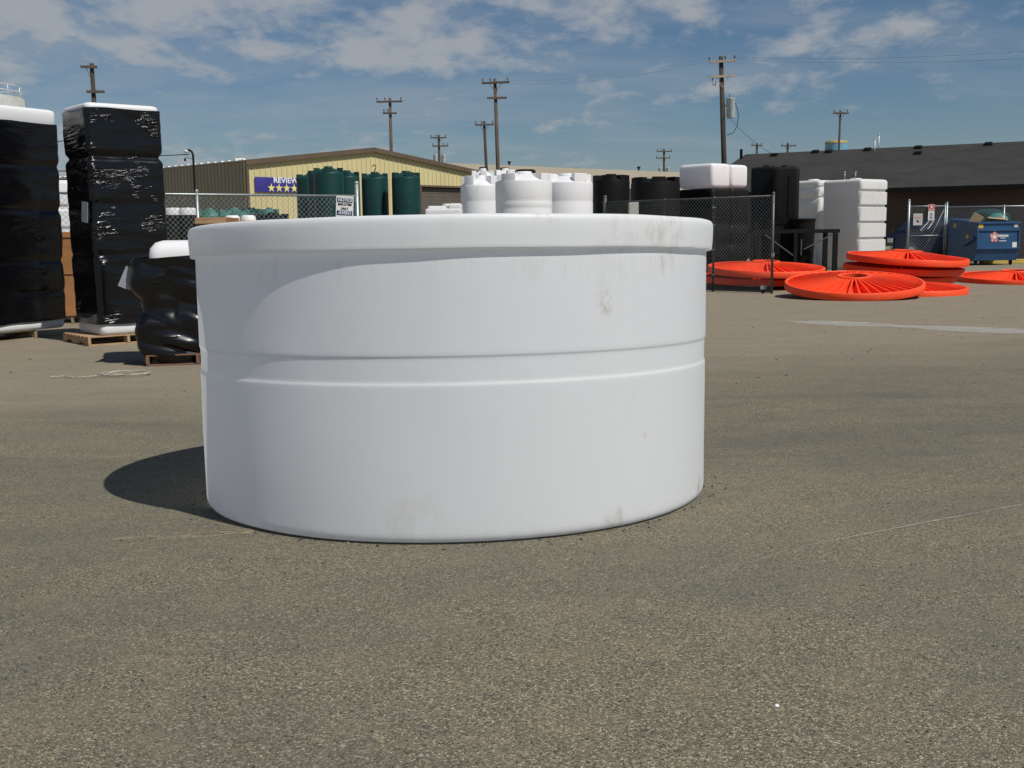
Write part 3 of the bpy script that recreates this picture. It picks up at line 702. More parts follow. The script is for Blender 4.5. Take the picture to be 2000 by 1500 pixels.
# low white tank left of cluster
a = P(830, 400, 29); b_ = P(901, 402, 29); r_ = thing('low_tank', 'low white rectangular tank with a notched top, left of the white cluster', 'tank', ((a.x+b_.x)/2, 29.5, 0)); w = b_.x-a.x
mb = MB(); mb.box((0, 0, a.z/2-.05), (w, 1.0, a.z-.1)); mb.box((w*.32, 0, a.z-.05), (w*.34, .96, .16)); mb.box((-w*.18, 0, a.z-.08), (w*.5, .9, .10)); mb.build('shell', M['white'], r_, bevel=.05)
mb = MB(); mb.cyl((w*.08, -.1, a.z-.06), (w*.08, -.1, a.z+.03), .12); mb.build('lid', M['white2'], r_)
g4 = 'squat black round tanks behind the gate'
round_tank('squat black round tank with ridged top right beside the white cluster', 1158, 1231, 352, 339, 35.5, M['black'], (), 6, .2, g4, lugh=.75)
round_tank('widest squat black round tank with a dusty grey cone top', 1234, 1330, 356, 345, 33.5, M['black'], (), 6, .55, g4, cap=False, lugh=.9)
# ------------------------------------------------------------------ rectangular tanks
def rect_tank(name, label, w, d, h, loc, rz, mat, ribs=(), ribside='+x', rdepth=.04, rw=.05, group=None, r=.10, parts=True, capmat=None):
    root = thing(name, label, 'tank', loc, rz, group)
    loop = rr(w, d, min(r, w*.3, d*.3), 6, .08); rings = []
    zs = {0, .02, .05, .10, h-.10, h-.05, h-.02, h}
    for z in ribs:
        for k in (-1.6, -1, -.5, 0, .5, 1, 1.6): zs.add(z+k*rw)
    for z in sorted(zs):
        e = min(z, h-z); ins = .10*(1-sqrt(max(0, 1-(1-min(1, e/.10))**2)))
        ring = []
        for x, y in loop:
            gi = 0
            for q in ribs:
                if abs(z-q) <= rw*1.05: gi = rdepth
            on = {'+x': x > w*.30, 'all': True, '-y': y < -d*.3, 'none': False}[ribside]
            sx_ = 1-2*ins/w; sy_ = 1-2*ins/d
            if on:
                if ribside == '+x': k = sst(w*.30, w*.5, x); X = x*sx_-gi*k; Yy = y*sy_
                else: X = x*sx_*(1-2*gi/w); Yy = y*sy_*(1-2*gi/d)
            else: X, Yy = x*sx_, y*sy_
            ring.append((X, Yy, z))
        rings.append(ring)
    mb = MB(); mb.loft(rings); mb.build('shell', mat, root, auto=50)
    if parts:
        mb = MB(); mb.lathe([(0, .06), (.17, .06), (.20, .04), (.20, -.02)], n=24); mb.build('lid', capmat or mat, root, (0, 0, h))
    return root
th = radians(-53)
# ribbed white tank: near corner px 1678
def corner_place(px, ybase_h, Y, th, w, d):
    p = P(px, 500, Y); ux = Vector((cos(th), sin(th), 0)); uy = Vector((-sin(th), cos(th), 0))
    c_ = Vector((p.x, Y, 0))-ux*w/2+uy*d/2; return c_
c_ = corner_place(1678, 0, 37, th, 1.55, 1.52); zt = P(1700, 350, 37.5).z; c_.z = gz(c_.x, c_.y)
o = rect_tank('ribbed_tank', 'tall white square tank with deep horizontal grooves on its sunlit side', 1.55, 1.52, zt-c_.z, c_, th, M['white2'],
  ribs=[(zt-c_.z)*k for k in (.165, .345, .525, .705, .875)], rdepth=.07, rw=.035, group='white square tanks behind the table frame')
for (px, s_) in ((1650, .02), (1671, .02)):
    p = P(px, 338, 37.8); mb = MB(); mb.cyl((p.x, 37.8, zt-.02), (p.x, 37.8, p.z), .018); mb.lathe([(0, .05), (.03, .04), (.035, 0), (0, -.02)], (p.x, 37.8, p.z), n=12)
    q = mb.build('vent_pipe', M['galv']); q.parent = o; q.matrix_parent_inverse = (Matrix.Translation(o.location) @ Matrix.Rotation(th, 4, 'Z')).inverted()
c_ = corner_place(1597, 0, 39.2, th, 1.35, 1.1); zt = P(1580, 352, 39.4).z; c_.z = gz(c_.x, c_.y)
rect_tank('ribbed_tank', 'shaded white square tank just left of the grooved sunlit one', 1.35, 1.1, zt-c_.z, c_, th, M['white2'], ribs=[(zt-c_.z)*k for k in (.2, .4, .6, .8, .92)], ribside='all', rdepth=.02, rw=.03, group='white square tanks behind the table frame')
# black tall tanks
g5 = 'tall black square tanks behind the gate'
c_ = corner_place(1508, 0, 37.5, radians(-40), .78, .8); zt = P(1480, 325, 37.5).z
rect_tank('square_tank', 'left of the two tall black square tanks', .95, .85, zt, c_, radians(-40), M['blackbox'], group=g5)
c_ = corner_place(1517, 0, 36.5, radians(-14), .3, .9); zt = P(1530, 325, 36.5).z
c_ = P(1533, 500, 37.0); c_ = Vector((c_.x, 37.0, 0))
o = rect_tank('square_tank', 'right of the two tall black square tanks, with a vertical slot', .82, .9, zt, c_, radians(-14), M['blackbox'], group=g5)
mb = MB(); mb.box((.1, -.455, 2.7), (.07, .03, 1.3)); mb.build('vertical_slot', M['darksteel'], o)
# white slab on black block
th = radians(-50)
c_ = corner_place(1399, 0, 33.5, th, 1.52, .62); zb = P(1399, 366, 33.5).z; zt = P(1399, 318, 33.5).z
uxx = Vector((cos(th), sin(th), 0)); uyy = Vector((-sin(th), cos(th), 0))
rect_tank('slab_tank', 'flat white rectangular tank lying on the near black block', 1.35, .86, zt-zb, (c_.x, c_.y, zb), th, M['white'], parts=False, group='white slab tanks on black blocks')
c2 = c_+uyy*.875
rect_tank('slab_tank', 'flat white rectangular tank lying behind the near one, its end cut by the black tank', 1.35, .80, (zt-zb)*.95, (c2.x, c2.y, zb+.02), th, M['white'], parts=False, group='white slab tanks on black blocks')
rect_tank('black_block', 'large black rectangular tank carrying the near white slab tank', 1.42, .90, zb-.02, (c_.x, c_.y, 0), th, M['blackbox'], ribs=[.6, 1.2, 1.8], ribside='all', rdepth=.02, parts=False, group='black blocks carrying the white slabs')
rect_tank('black_block', 'large black rectangular tank carrying the rear white slab tank', 1.42, .88, zb-.01, (c2.x, c2.y, 0), th, M['blackbox'], ribs=[.6, 1.2, 1.8], ribside='all', rdepth=.02, parts=False, group='black blocks carrying the white slabs')
# black drums by the table
for (px, Y, r_, py, lb) in ((1568, 36.4, .42, 427, 'open black plastic drum behind the steel table frame'), (1503, 36.8, .48, 434, 'rounded black drum left of the open one, behind the gate')):
    p = P(px, py, Y); h = p.z-gz(p.x, Y); o = thing('plastic_drum', lb, 'drum', (p.x, Y, gz(p.x, Y)), 0, 'black drums behind the table frame')
    mb = MB(); mb.lathe([(0, 0), (r_*.8, 0), (r_*.84, .05), (r_*.95, h-.1), (r_, h-.08), (r_*1.02, h), (r_*.96, h), (r_*.9, h-.1), (0, h-.14)], n=40); mb.build('shell', M['black'], o, auto=40)
    mb = MB()
    for z in (.35, .6, .85): mb.lathe([(r_*.9, z), (r_*.93, z+.01), (r_*.9, z+.02)], n=32)
    mb.build('steel_hoops', M['darksteel'], o)
# pale boxes behind mesh
p = P(1237, 395, 33); mb = MB(); mb.box((p.x, 33, p.z/2), (.28, .3, p.z)); tag(mb.build('pale_carton', M['signgrey'], bevel=.01), 'pale mottled upright carton behind the gate mesh', 'carton')
# white tank behind fence at left
p0 = P(96, 352, 25.5); p1 = P(150, 352, 25.5)
rect_tank('square_tank', 'white square tank behind the fence between the two tall wrapped stacks', 1.3, 1.0, p0.z, ((p0.x+p1.x)/2+.2, 26, 0), .2, M['white'], ribs=[.6, 1.2, 1.8, 2.3], ribside='all', parts=False)
# ------------------------------------------------------------------ steel table frame
Y = 35.2; a = P(1470, 448, Y); b_ = P(1637, 447, Y-.6); zt = b_.z; zg = gz(b_.x, Y)
tf = thing('steel_table_frame', 'black welded steel table frame with diagonal braces before the white square tank', 'frame', (b_.x, Y-.6, zg)); ht = zt-zg
w = b_.x-a.x
mb = MB(); mb.box((-w/2, 0, ht-.06), (w+.1, .09, .12)); mb.box((-w/2, 1.1, ht-.06), (w+.1, .09, .12)); mb.box((-.05, .55, ht-.065), (.09, 1.0, .10)); mb.box((-w+.05, .55, ht-.065), (.09, 1.0, .10)); mb.build('top_rails', M['darksteel'], tf, bevel=.006)
for (x, y) in ((-.08, 0), (-w+.1, 0), (-.08, 1.1), (-w+.1, 1.1), (-w*.52, 0)):
    mb = MB(); mb.box((x, y, (ht-.12)/2), (.15 if x == -.08 else .10, .09, ht-.12)); mb.build('leg', M['darksteel'], tf, bevel=.005)
mb = MB(); mb.bar((-.15, -.02, ht-.15), (-w*.42, -.02, ht-.62), .035); mb.bar((-w*.9, -.02, ht-.15), (-w*.55, -.02, ht-.8), .035); mb.bar((-w*.45, -.02, ht-.3), (-w*.45, -.02, ht-.8), .03); mb.build('braces', M['gateblack'], tf)
mb = MB(); mb.box((-w*.25, .5, .03), (w*.5, 1.3, .05)); mb.build('foot_plate', M['darksteel'], tf)
# ------------------------------------------------------------------ chain link
def chainlink(a, b_, z0, z1, sp=.075, r=.0035, bottom_fn=None):
    a = Vector(a); b_ = Vector(b_); d = (b_-a); d.z = 0; Ln = d.length; d.normalize(); mb = MB(); H_ = z1-z0
    def seg(s0, h0, s1, h1):
        p = a+d*s0; q = a+d*s1
        mb.cyl((p.x, p.y, z0+h0), (q.x, q.y, z0+h1), r, n=3, caps=False, smooth=False)
    step = sp*1.414; k = -H_
    while k < Ln:
        s0 = max(k, 0); s1 = min(k+H_, Ln)
        if s1 > s0:
            seg(s0, s0-k, s1, s1-k); seg(s0, H_-(s0-k), s1, H_-(s1-k))
        k += step
    return mb
def fence(label, a, b_, h, posts, z0=0, extra=.0, bottomrail=False, mat='galv', group=None, name='chain_link_fence'):
    root = thing(name, label, 'fence', (a.x, a.y, z0), 0, group)
    A = Vector((0, 0, 0)); B = Vector((b_.x-a.x, b_.y-a.y, 0))
    chainlink(A, B, .04, h+.02).build('mesh_panel', M['mesh'], root)
    mb = MB(); mb.cyl(A+Vector((0, 0, h)), B+Vector((0, 0, h)), .024, n=8)
    mb.build('top_rail', M[mat], root)
    if bottomrail:
        mb = MB(); mb.cyl(A+Vector((0, 0, .05)), B+Vector((0, 0, .05)), .028, n=8); mb.build('bottom_rail', M[mat], root)
    for (k, hh_, r_) in posts:
        p = A+(B-A)*k; mb = MB(); mb.cyl(p, p+Vector((0, 0, hh_)), r_, n=12); mb.lathe([(0, .05), (r_*.9, .03), (r_*1.2, 0), (r_, -.03)], p+Vector((0, 0, hh_)), n=12); mb.build('post', M[mat], root)
    return root
# left fence
fa = P(60, 380, 20.6); fb = P(697, 384, 24.4)
k385 = (P(385, 380, 22.4).x-fa.x)/(fb.x-fa.x)
fl = fence('chain link fence on the left carrying the notice sign', fa, fb, 2.44, [(0, 2.44, .03), (k385, 2.50, .033), (1, 2.72, .045)])
# notice sign
pn = P(675, 406, 24.05)
sg = thing('notice_sign', 'white sign reading NOTICE EMPLOYEES ONLY AVISO wired to the fence near its end post', 'sign', (pn.x, 24.02, P(675, 383, 24.05).z), radians(12))
sg.rotation_euler = (0, radians(3.5), radians(12))
mb = MB(); mb.box((0, 0, -.31), (.37, .008, .62)); mb.build('panel', M['signwhite'], sg)
mb = MB(); mb.box((0, -.007, -.085), (.33, .006, .095)); mb.build('top_band', M['signblue'], sg)
mb = MB(); mb.box((0, -.007, -.36), (.33, .006, .095)); mb.build('lower_band', M['signblue'], sg)
text('NOTICE', .095, sg, M['letter'], (0, -.013, -.085), shear=.25, off=.002, sx=.88)
text('AVISO', .095, sg, M['letter'], (0, -.013, -.36), shear=.2, off=.002, sx=1.0)
text('EMPLOYEES', .066, sg, M['signblack'], (0, -.008, -.18), off=.002, sx=.86)
text('ONLY', .066, sg, M['signblack'], (0, -.008, -.27), off=.002, sx=.9)
# short return by the end post
pa = P(700, 384, 24.5)
# gate on the right
ga = P(1176, 385, 32.2); gb = P(1511, 378, 27.9)
gate = fence('wide rolling chain link gate standing open before the orange lids', ga, gb, 2.44, [(0.02, 2.60, .05), (.40, 2.44, .022), (.685, 2.44, .03), (1, 2.50, .034)], bottomrail=True, mat='gateblack', name='chain_link_gate')
d = Vector((gb.x-ga.x, gb.y-ga.y, 0)); 
for k in (.955,):
    mb = MB(); mb.cyl((d.x*k-.03, d.y*k, .07), (d.x*k+.03, d.y*k, .07), .07, n=16); mb.build('wheel', M['rubber'], gate)
    mb = MB(); mb.box((d.x*k, d.y*k-.05, .15), (.16, .06, .10)); mb.build('wheel_bracket', M['galv'], gate)
mb = MB(); p = d*.992
mb.box((p.x+.04, p.y-.04, .98), (.07, .05, .10)); mb.build('latch', M['galv'], gate)
for zz_ in (.45, 1.1, 1.75, 2.2):
    mb = MB(); p = d*.685; mb.box((p.x, p.y-.03, zz_), (.09, .05, .035)); mb.build('clamp', M['galv'], gate)
# far right fence and gate with signs
ya = 41.3
fa = P(1728, 400, ya); fb2 = P(2100, 405, ya-.6)
zg = .26
fr = fence('far chain link fence running behind the blue dumpster', P(1850, 400, ya), fb2, 2.10, [(.0, 2.25, .035), (.45, 2.12, .03)], z0=zg)
g1 = P(1776, 392, ya); g2_ = P(1848, 400, ya)
gt = fence('narrow chain link gate carrying two small signs left of the blue dumpster', g1, g2_, 2.14, [(0, 2.36, .045), (.98, 2.20, .022)], z0=zg, name='chain_link_gate')
mb = MB(); w = g2_.x-g1.x; mb.cyl((0, 0, 1.06), (w, 0, 1.06), .02, n=8); mb.cyl((w*.3, 0, .1), (w*.95, 0, 2.0), .008, n=6); mb.build('mid_rail', M['galv'], gt)
for (px, py0, py1, w0, lb, top, bot) in ((1793.5, 417, 440, .34, 'square faded sign with small reddish writing on the narrow gate', 'signgrey', None), (1820, 399, 430, .23, 'tall narrow sign, red above and white below, on the narrow gate', 'signred', 'signwhite')):
    a = P(px, py0, ya-.1); b_ = P(px, py1, ya-.1); h = a.z-b_.z
    s_ = thing('gate_sign', lb, 'sign', (a.x, ya-.08, b_.z))
    mb = MB(); mb.box((0, 0, h/2), (w0, .008, h)); mb.build('panel', M[top if bot is None else bot], s_)
    if bot:
        mb = MB(); mb.box((0, -.007, h*.79), (w0, .006, h*.42)); mb.build('red_upper_half', M['signpink'], s_)
        mb = MB(); mb.box((0, -.012, h*.84), (w0*.8, .004, h*.18)); mb.build('red_band', M['signred'], s_)
        mb = MB()
        for i in range(5): mb.box((0, -.008, h*(.10+.085*i)), (w0*random.uniform(.4, .6), .005, h*.03))
        mb.build('small_print', M['signblack'], s_)
        mb = MB(); mb.box((0, -.016, h*.84), (w0*.35, .004, h*.12)); mb.build('white_symbol', M['signwhite'], s_)
    else:
        mb = MB()
        for i in range(6): mb.box((-w0*.32+i*w0*.13, -.007, h*.66), (w0*.08, .005, h*.16))
        mb.build('faded_red_lettering', M['signpink'], s_)
        mb = MB(); mb.box((-w0*.05, -.007, h*.36), (w0*.18, .005, h*.18)); mb.box((w0*.1, -.007, h*.30), (w0*.08, .005, h*.12)); mb.build('faded_lettering', M['signblack'], s_)
# ------------------------------------------------------------------ dumpster
Yd = 39.2; th = radians(7); p = P(1905, 517, Yd); ux = Vector((cos(th), sin(th), 0)); uy = Vector((-sin(th), cos(th), 0))
dw, dd = 1.62, 2.0
dc = Vector((p.x, Yd, gz(p.x, Yd)))+ux*dw/2+uy*dd/2
dp = thing('dumpster', 'blue steel dumpster on casters with cardboard sticking out of its top', 'dumpster', dc, th)
mb = MB(); zb, zt = .17, 1.52
mb.loft([[(-dw/2, -dd/2+.12, zb), (dw/2, -dd/2+.12, zb), (dw/2, dd/2, zb), (-dw/2, dd/2, zb)],
         [(-dw/2, -dd/2, zb+.42), (dw/2, -dd/2, zb+.42), (dw/2, dd/2, zb+.42), (-dw/2, dd/2, zb+.42)],
         [(-dw/2, -dd/2, zt), (dw/2, -dd/2, zt), (dw/2, dd/2, zt+.12), (-dw/2, dd/2, zt+.12)],
         [(-dw/2+.04, -dd/2+.04, zt), (dw/2-.04, -dd/2+.04, zt), (dw/2-.04, dd/2-.04, zt+.12), (-dw/2+.04, dd/2-.04, zt+.12)],
         [(-dw/2+.04, -dd/2+.04, zt-.35), (dw/2-.04, -dd/2+.04, zt-.35), (dw/2-.04, dd/2-.04, zt-.3), (-dw/2+.04, dd/2-.04, zt-.3)]], smooth=False)
mb.build('bin_body', M['bluebin'], dp, bevel=.008)
for zz_, hh_ in ((.60, .05), (1.24, .05), (1.50, .07)):
    mb = MB(); mb.box((0, -dd/2-.02, zz_), (dw+.02, .05, hh_)); mb.build('front_rail', M['bluebin'], dp, bevel=.006)
for x in (-dw/2+.03, dw/2-.03):
    mb = MB(); mb.box((x, -dd/2-.018, .92), (.05, .046, .58)); mb.build('corner_rib', M['bluebin'], dp)
mb = MB(); mb.prism([(-dd/2+.1, .9), (-dd/2+.75, .68), (-dd/2+.75, .80), (-dd/2+.1, 1.02)], 0, .10); o = mb.build('fork_pocket', M['bluebin'], dp); o.location = (-dw/2, 0, 0); o.rotation_euler = (0, 0, pi/2)
mb = MB(); mb.box((-dw*.25, dd*.22, zt+.10), (dw*.5, dd*.52, .03), M4=Matrix.Rotation(radians(3), 4, 'X')); mb.build('lid', M['bluebin'], dp)
mb = MB(); mb.box((dw*.25, .62*dd, zt-.1), (dw*.48, .03, .9)); mb.build('lid', M['darksteel'], dp)
for (x, y) in ((-dw/2+.15, -dd/2+.25), (dw/2-.15, -dd/2+.25), (-dw/2+.15, dd/2-.2), (dw/2-.15, dd/2-.2)):
    mb = MB(); mb.cyl((x-.025, y, .075), (x+.025, y, .075), .075, n=18); c__ = mb.build('caster', M['rubber'], dp)
    mb = MB(); mb.box((x, y, .135), (.09, .09, .06)); mb.build('fork', M['darksteel'], c__)
for (x, z) in ((-dw/2+.14, 1.38),):
    mb = MB(); mb.box((x, -dd/2-.008, z), (.17, .006, .14)); mb.build('yellow_sticker', M['sticker'], dp)
mb = MB(); mb.box((dw/2-.16, -dd/2-.008, 1.39), (.14, .006, .12)); mb.build('grey_sticker', M['signgrey'], dp)
mb = MB(); mb.box((dw/2-.18, -dd/2-.008, .72), (.17, .006, .18)); mb.build('white_sticker', M['signwhite'], dp)
for (y, z) in ((-dd/2+1.5, 1.42), (-dd/2+.62, 1.02)):
    mb = MB(); mb.box((-dw/2-.006, y, z), (.006, .18, .14)); mb.build('yellow_sticker', M['sticker'], dp)
fl_ = MB()
for i in range(5):
    a_ = pi/2+2*pi*i/5; c__ = (-.15+.105*cos(a_), 1.0+.125*sin(a_)); n_ = 14
    vs = [(c__[0]+.062*cos(2*pi*k/n_), -dd/2-.014, c__[1]+.075*sin(2*pi*k/n_)) for k in range(n_)]+[(c__[0]+.062*cos(2*pi*k/n_), -dd/2-.002, c__[1]+.075*sin(2*pi*k/n_)) for k in range(n_)]
    fl_.add(vs, [tuple(range(n_))]+[(k, (k+1) % n_, n_+(k+1) % n_, n_+k) for k in range(n_)])
fl_.build('flower_emblem', M['signpink'], dp)
mb = MB(); mb.cyl((-.15, -dd/2-.019, 1.0), (-.15, -dd/2-.004, 1.0), .06, n=12); mb.build('emblem_centre', M['letter'], dp)
mb = MB()
for i in range(8): mb.box((.03+i*.047, -dd/2-.008, 1.04), (.036, .006, .07))
for i in range(4): mb.box((.10+i*.05, -dd/2-.008, .96), (.035, .006, .03))
for i in range(5): mb.box((.06+i*.055, -dd/2-.008, .86), (.04, .006, .035))
mb.build('white_lettering', M['letter'], dp)
# cardboard in dumpster
q = dc+Vector((0, 0, zt))
for (dx, dy, rx, ry, w, h, lb) in ((-.42, -.1, .3, .5, .40, .42, 'tan folded cardboard box poking up from the dumpster at left'), (.05, -.5, 1.25, .1, .75, .5, 'flat tan cardboard sheet lying across the dumpster top')):
    o = thing('cardboard_box', lb, 'cardboard', q+ux*dx+uy*dy+Vector((0, 0, .02)))
    mb = MB(); mb.box((0, 0, .1), (w, .04, h)); mb.build('flap', M['card'], o); o.rotation_euler = (rx, ry, th)
    mb = MB(); mb.box((w*.3, .1, .05), (w*.5, .03, h*.8), rz=.8); mb.build('flap', M['card'], o)
# teal tank and dark dome behind
round_tank('teal rounded tank showing above the dumpster, behind the far fence', 1932, 1970, 424, 413, 42.6, M['teal'], (), 0, 0, 'tanks behind the far fence', cap=False)
round_tank('broad dark green domed tank behind the far fence, above the dumpster', 1896, 1976, 418, 404, 44.5, M['green'], (), 0, 0, 'tanks behind the far fence', cap=False)
p = P(1925, 508, 41.0); mb = MB(); mb.box((p.x+3, 41.0, .26+.08), (6.4, .2, .16)); tag(mb.build('kerb_bar', M['yellow'], bevel=.02), 'yellow kerb bar on the ground behind the dumpster', 'kerb')
# ------------------------------------------------------------------ vehicles
def vehicle(label, paint, loc, rz, group=None, name='parked_pickup'):
    root = thing(name, label, 'pickup', loc, rz, group); hw = .92
    mb = MB(); mb.loft([[(x, -hw*k, z) for x, z in pf]+[] for pf, k in ()] or [[(-2.6, -hw, .5), (-2.6, hw, .5), (-2.6, hw, 1.0), (-2.6, -hw, 1.0)], [(-2.5, -hw, .42), (-2.5, hw, .42), (-2.5, hw, 1.10), (-2.5, -hw, 1.10)], [(-1.1, -hw, .42), (-1.1, hw, .42), (-1.1, hw, 1.18), (-1.1, -hw, 1.18)], [(2.6, -hw, .45), (2.6, hw, .45), (2.6, hw, 1.15), (2.6, -hw, 1.15)]], smooth=False)
    mb.build('body', paint, root, bevel=.05)
    mb = MB(); mb.loft([[(-1.2, -hw+.04, 1.15), (-1.2, hw-.04, 1.15), (1.1, hw-.04, 1.15), (1.1, -hw+.04, 1.15)], [(-.45, -hw+.2, 1.72), (-.45, hw-.2, 1.72), (.95, hw-.2, 1.74), (.95, -hw+.2, 1.74)], [(-.35, -hw+.26, 1.77), (-.35, hw-.26, 1.77), (.85, hw-.26, 1.79), (.85, -hw+.26, 1.79)]], smooth=False)
    mb.build('cab', paint, root, bevel=.03)
    def quad(name, pts, m_, e=.015):
        v = [Vector(p_) for p_ in pts]; n = (v[1]-v[0]).cross(v[2]-v[0]).normalized()*e
        mb = MB(); mb.add([p_+n for p_ in v]+[p_-n for p_ in v], [(0, 1, 2, 3), (7, 6, 5, 4)]+[(i, (i+1) % 4, 4+(i+1) % 4, 4+i) for i in range(4)]); return mb.build(name, m_, root)
    quad('windscreen', [(-1.10, -.74, 1.235), (-1.10, .74, 1.235), (-.53, .63, 1.67), (-.53, -.63, 1.67)], M['glass'])
    for s_ in (-1, 1): quad('side_window', [(-.9, s_*.865, 1.22), (.9, s_*.865, 1.22), (.82, s_*.745, 1.65), (-.42, s_*.745, 1.65)], M['glass'])
    for s_ in (-1, 1):
        mb = MB(); mb.box((-2.6, s_*.7, .86), (.06, .30, .17)); mb.build('headlight', M['lamp'], root, bevel=.01)
        mb = MB(); mb.box((-.95, s_*1.0, 1.22), (.10, .18, .14)); mb.build('wing_mirror', paint, root, bevel=.01)
    mb = MB(); mb.box((-2.61, 0, .86), (.05, .95, .2)); mb.build('grille', M['darksteel'], root)
    mb = MB(); mb.box((-2.66, 0, .56), (.14, 1.75, .16)); mb.build('bumper', M['chrome'] if paint is M['navy'] else paint, root, bevel=.02)
    for x in (-1.75, 1.7):
        for s_ in (-1, 1):
            mb = MB(); mb.cyl((x, s_*.72, .38), (x, s_*.96, .38), .38, n=24); w_ = mb.build('wheel', M['rubber'], root)
            mb = MB(); mb.cyl((x, s_*.93, .38), (x, s_*.975, .38), .21, n=16); mb.build('rim', M['galv'], w_)
    return root
p = P(1775, 480, 45.5); vehicle('dark navy pickup parked behind the far fence', M['navy'], (p.x+1.2, 46.6, .26), radians(22), 'pickups behind the far fence')
p = P(1850, 480, 52); vehicle('white pickup glimpsed behind the navy one, left of the dumpster', M['whitepaint'], (p.x+1.8, 50.8, .26), radians(20), 'pickups behind the far fence')
# ------------------------------------------------------------------ tan warehouse
EH = 5.2
A = P(480, 313, 52.0); B = P(930, 333, 63.0); A.z = 0; B.z = 0
Lf = (B-A); Lf.z = 0; wf = Lf.length; thf = atan2(Lf.y, Lf.x)
wh = thing('warehouse', 'tan ribbed metal warehouse with brown trim and a blue banner', 'building', (A.x, A.y, 0), thf)
EH = P(480, 313, 52.0).z; PK = EH+.92; dep = 26.0
mb = MB(); ins = .0
def top(x): return EH+(PK-EH)*(1-abs(x/wf*2-1))
d0, d1 = None, None
def fx(px):      # local x on the front wall seen at pixel column px
    r = ray(px, 380); k = None
    # solve A + u*s = cam + r*t
    u = Lf.normalized(); det = u.x*(-r.y)-(-r.x)*u.y
    s_ = ((-A.x)*(-r.y)-(-r.x)*(-A.y))/det
    return s_
dx0, dx1 = fx(822), fx(905)
rd = ray(860, 366); u = Lf.normalized(); sm = (dx0+dx1)/2; pt = A+u*sm; doorh = CAMH+rd.z*(pt.y/rd.y)
# gable wall with door opening
def wall_strip(x0, x1, z0):
    xs_ = sorted({x0, x1, min(max(wf/2, x0), x1)})
    for a_, b__ in zip(xs_, xs_[1:]):
        if b__-a_ > 1e-4: mb.add([(a_, 0, z0), (b__, 0, z0), (b__, 0, top(b__)-.05), (a_, 0, top(a_)-.05), (a_, .2, z0), (b__, .2, z0), (b__, .2, top(b__)-.05), (a_, .2, top(a_)-.05)], [(0, 1, 2, 3), (7, 6, 5, 4), (0, 4, 5, 1), (3, 2, 6, 7), (0, 3, 7, 4), (1, 5, 6, 2)])
wall_strip(0, dx0, 0); wall_strip(dx0, dx1, doorh); wall_strip(dx1, wf, 0)
x = .15
while x < wf-.05:      # standing ribs
    z0 = doorh if dx0 < x < dx1 else 0
    mb.add([(x-.03, 0, z0), (x-.012, -.035, z0), (x+.012, -.035, z0), (x+.03, 0, z0), (x-.03, 0, top(x)-.3), (x-.012, -.035, top(x)-.3), (x+.012, -.035, top(x)-.3), (x+.03, 0, top(x)-.3)], [(0, 1, 5, 4), (1, 2, 6, 5), (2, 3, 7, 6), (4, 5, 6, 7)])
    x += .305
mb.build('front_wall', M['tan'], wh)
mb = MB(); mb.box((.1, dep/2, EH/2-.03), (.2, dep-.4, EH-.06)); y = .3
while y < dep:
    mb.add([(0, y-.03, 0), (-.035, y-.012, 0), (-.035, y+.012, 0), (0, y+.03, 0), (0, y-.03, EH-.1), (-.035, y-.012, EH-.1), (-.035, y+.012, EH-.1), (0, y+.03, EH-.1)], [(0, 1, 5, 4), (1, 2, 6, 5), (2, 3, 7, 6)]); y += .305
mb.build('side_wall', M['tanshade'], wh)
mb = MB(); mb.box((wf-.1, dep/2, EH/2-.03), (.2, dep-.4, EH-.06)); mb.box((wf/2, dep-.1, EH/2), (wf-.02, .19, EH-.1)); mb.build('rear_walls', M['tanshade'], wh)
mb = MB()
for (xa, xb) in ((-.06, wf/2), (wf+.06, wf/2)):
    za, zb = EH, PK
    mb.add([(xa, -.10, za), (xb, -.10, zb), (xb, dep+.1, zb), (xa, dep+.1, za), (xa, -.10, za-.05), (xb, -.10, zb-.05), (xb, dep+.1, zb-.05), (xa, dep+.1, za-.05)], [(0, 1, 2, 3), (7, 6, 5, 4), (0, 4, 5, 1), (1, 5, 6, 2), (2, 6, 7, 3), (3, 7, 4, 0)])
y = .1
rf = mb.build('roof', M['roofmetal'], wh)
mb = MB(); y = .1; lo_ = []      # one castellated closure strip along the eave
while y < dep:
    lo_ += [(y-.05, EH+.012), (y-.05, EH+.065), (y+.05, EH+.065), (y+.05, EH+.012)]; y += .61
nn_ = len(lo_); vs = []
for x_ in (-.13, .03): vs += [(x_, y_, z_) for y_, z_ in lo_]+[(x_, y_, EH-.005) for y_, z_ in lo_]
fs_ = []
for i in range(nn_-1):
    if (lo_[i][0] != lo_[i+1][0]):
        fs_ += [(i, i+1, nn_+i+1, nn_+i), (2*nn_+i, 3*nn_+i, 3*nn_+i+1, 2*nn_+i+1)]
    fs_ += [(i, 2*nn_+i, 2*nn_+i+1, i+1)]
mb.add(vs, fs_)
mb.build('eave_strip', M['letter'], rf)
mb = MB()
for (xa, xb) in ((-.12, wf/2), (wf+.12, wf/2)):
    mb.bar((xa, -.15, EH-.10), (xb, -.15, PK-.10), .10, .22)
mb.box((-.02, -.08, EH/2-.1), (.12, .13, EH-.3)); mb.build('brown_trim', M['brown'], wh)
mb = MB()
for k in range(int(doorh/.09)): mb.box(((dx0+dx1)/2, .13+.012*(k % 2), .05+k*.09), (dx1-dx0, .04, .085))
mb.build('roll_up_door', M['door'], wh)
mb = MB(); mb.box((dx0-.04, -.05, doorh/2), (.10, .06, doorh)); mb.box(((dx0+dx1)/2, -.05, doorh+.04), (dx1-dx0+.2, .06, .10)); mb.build('door_trim', M['brown'], wh)
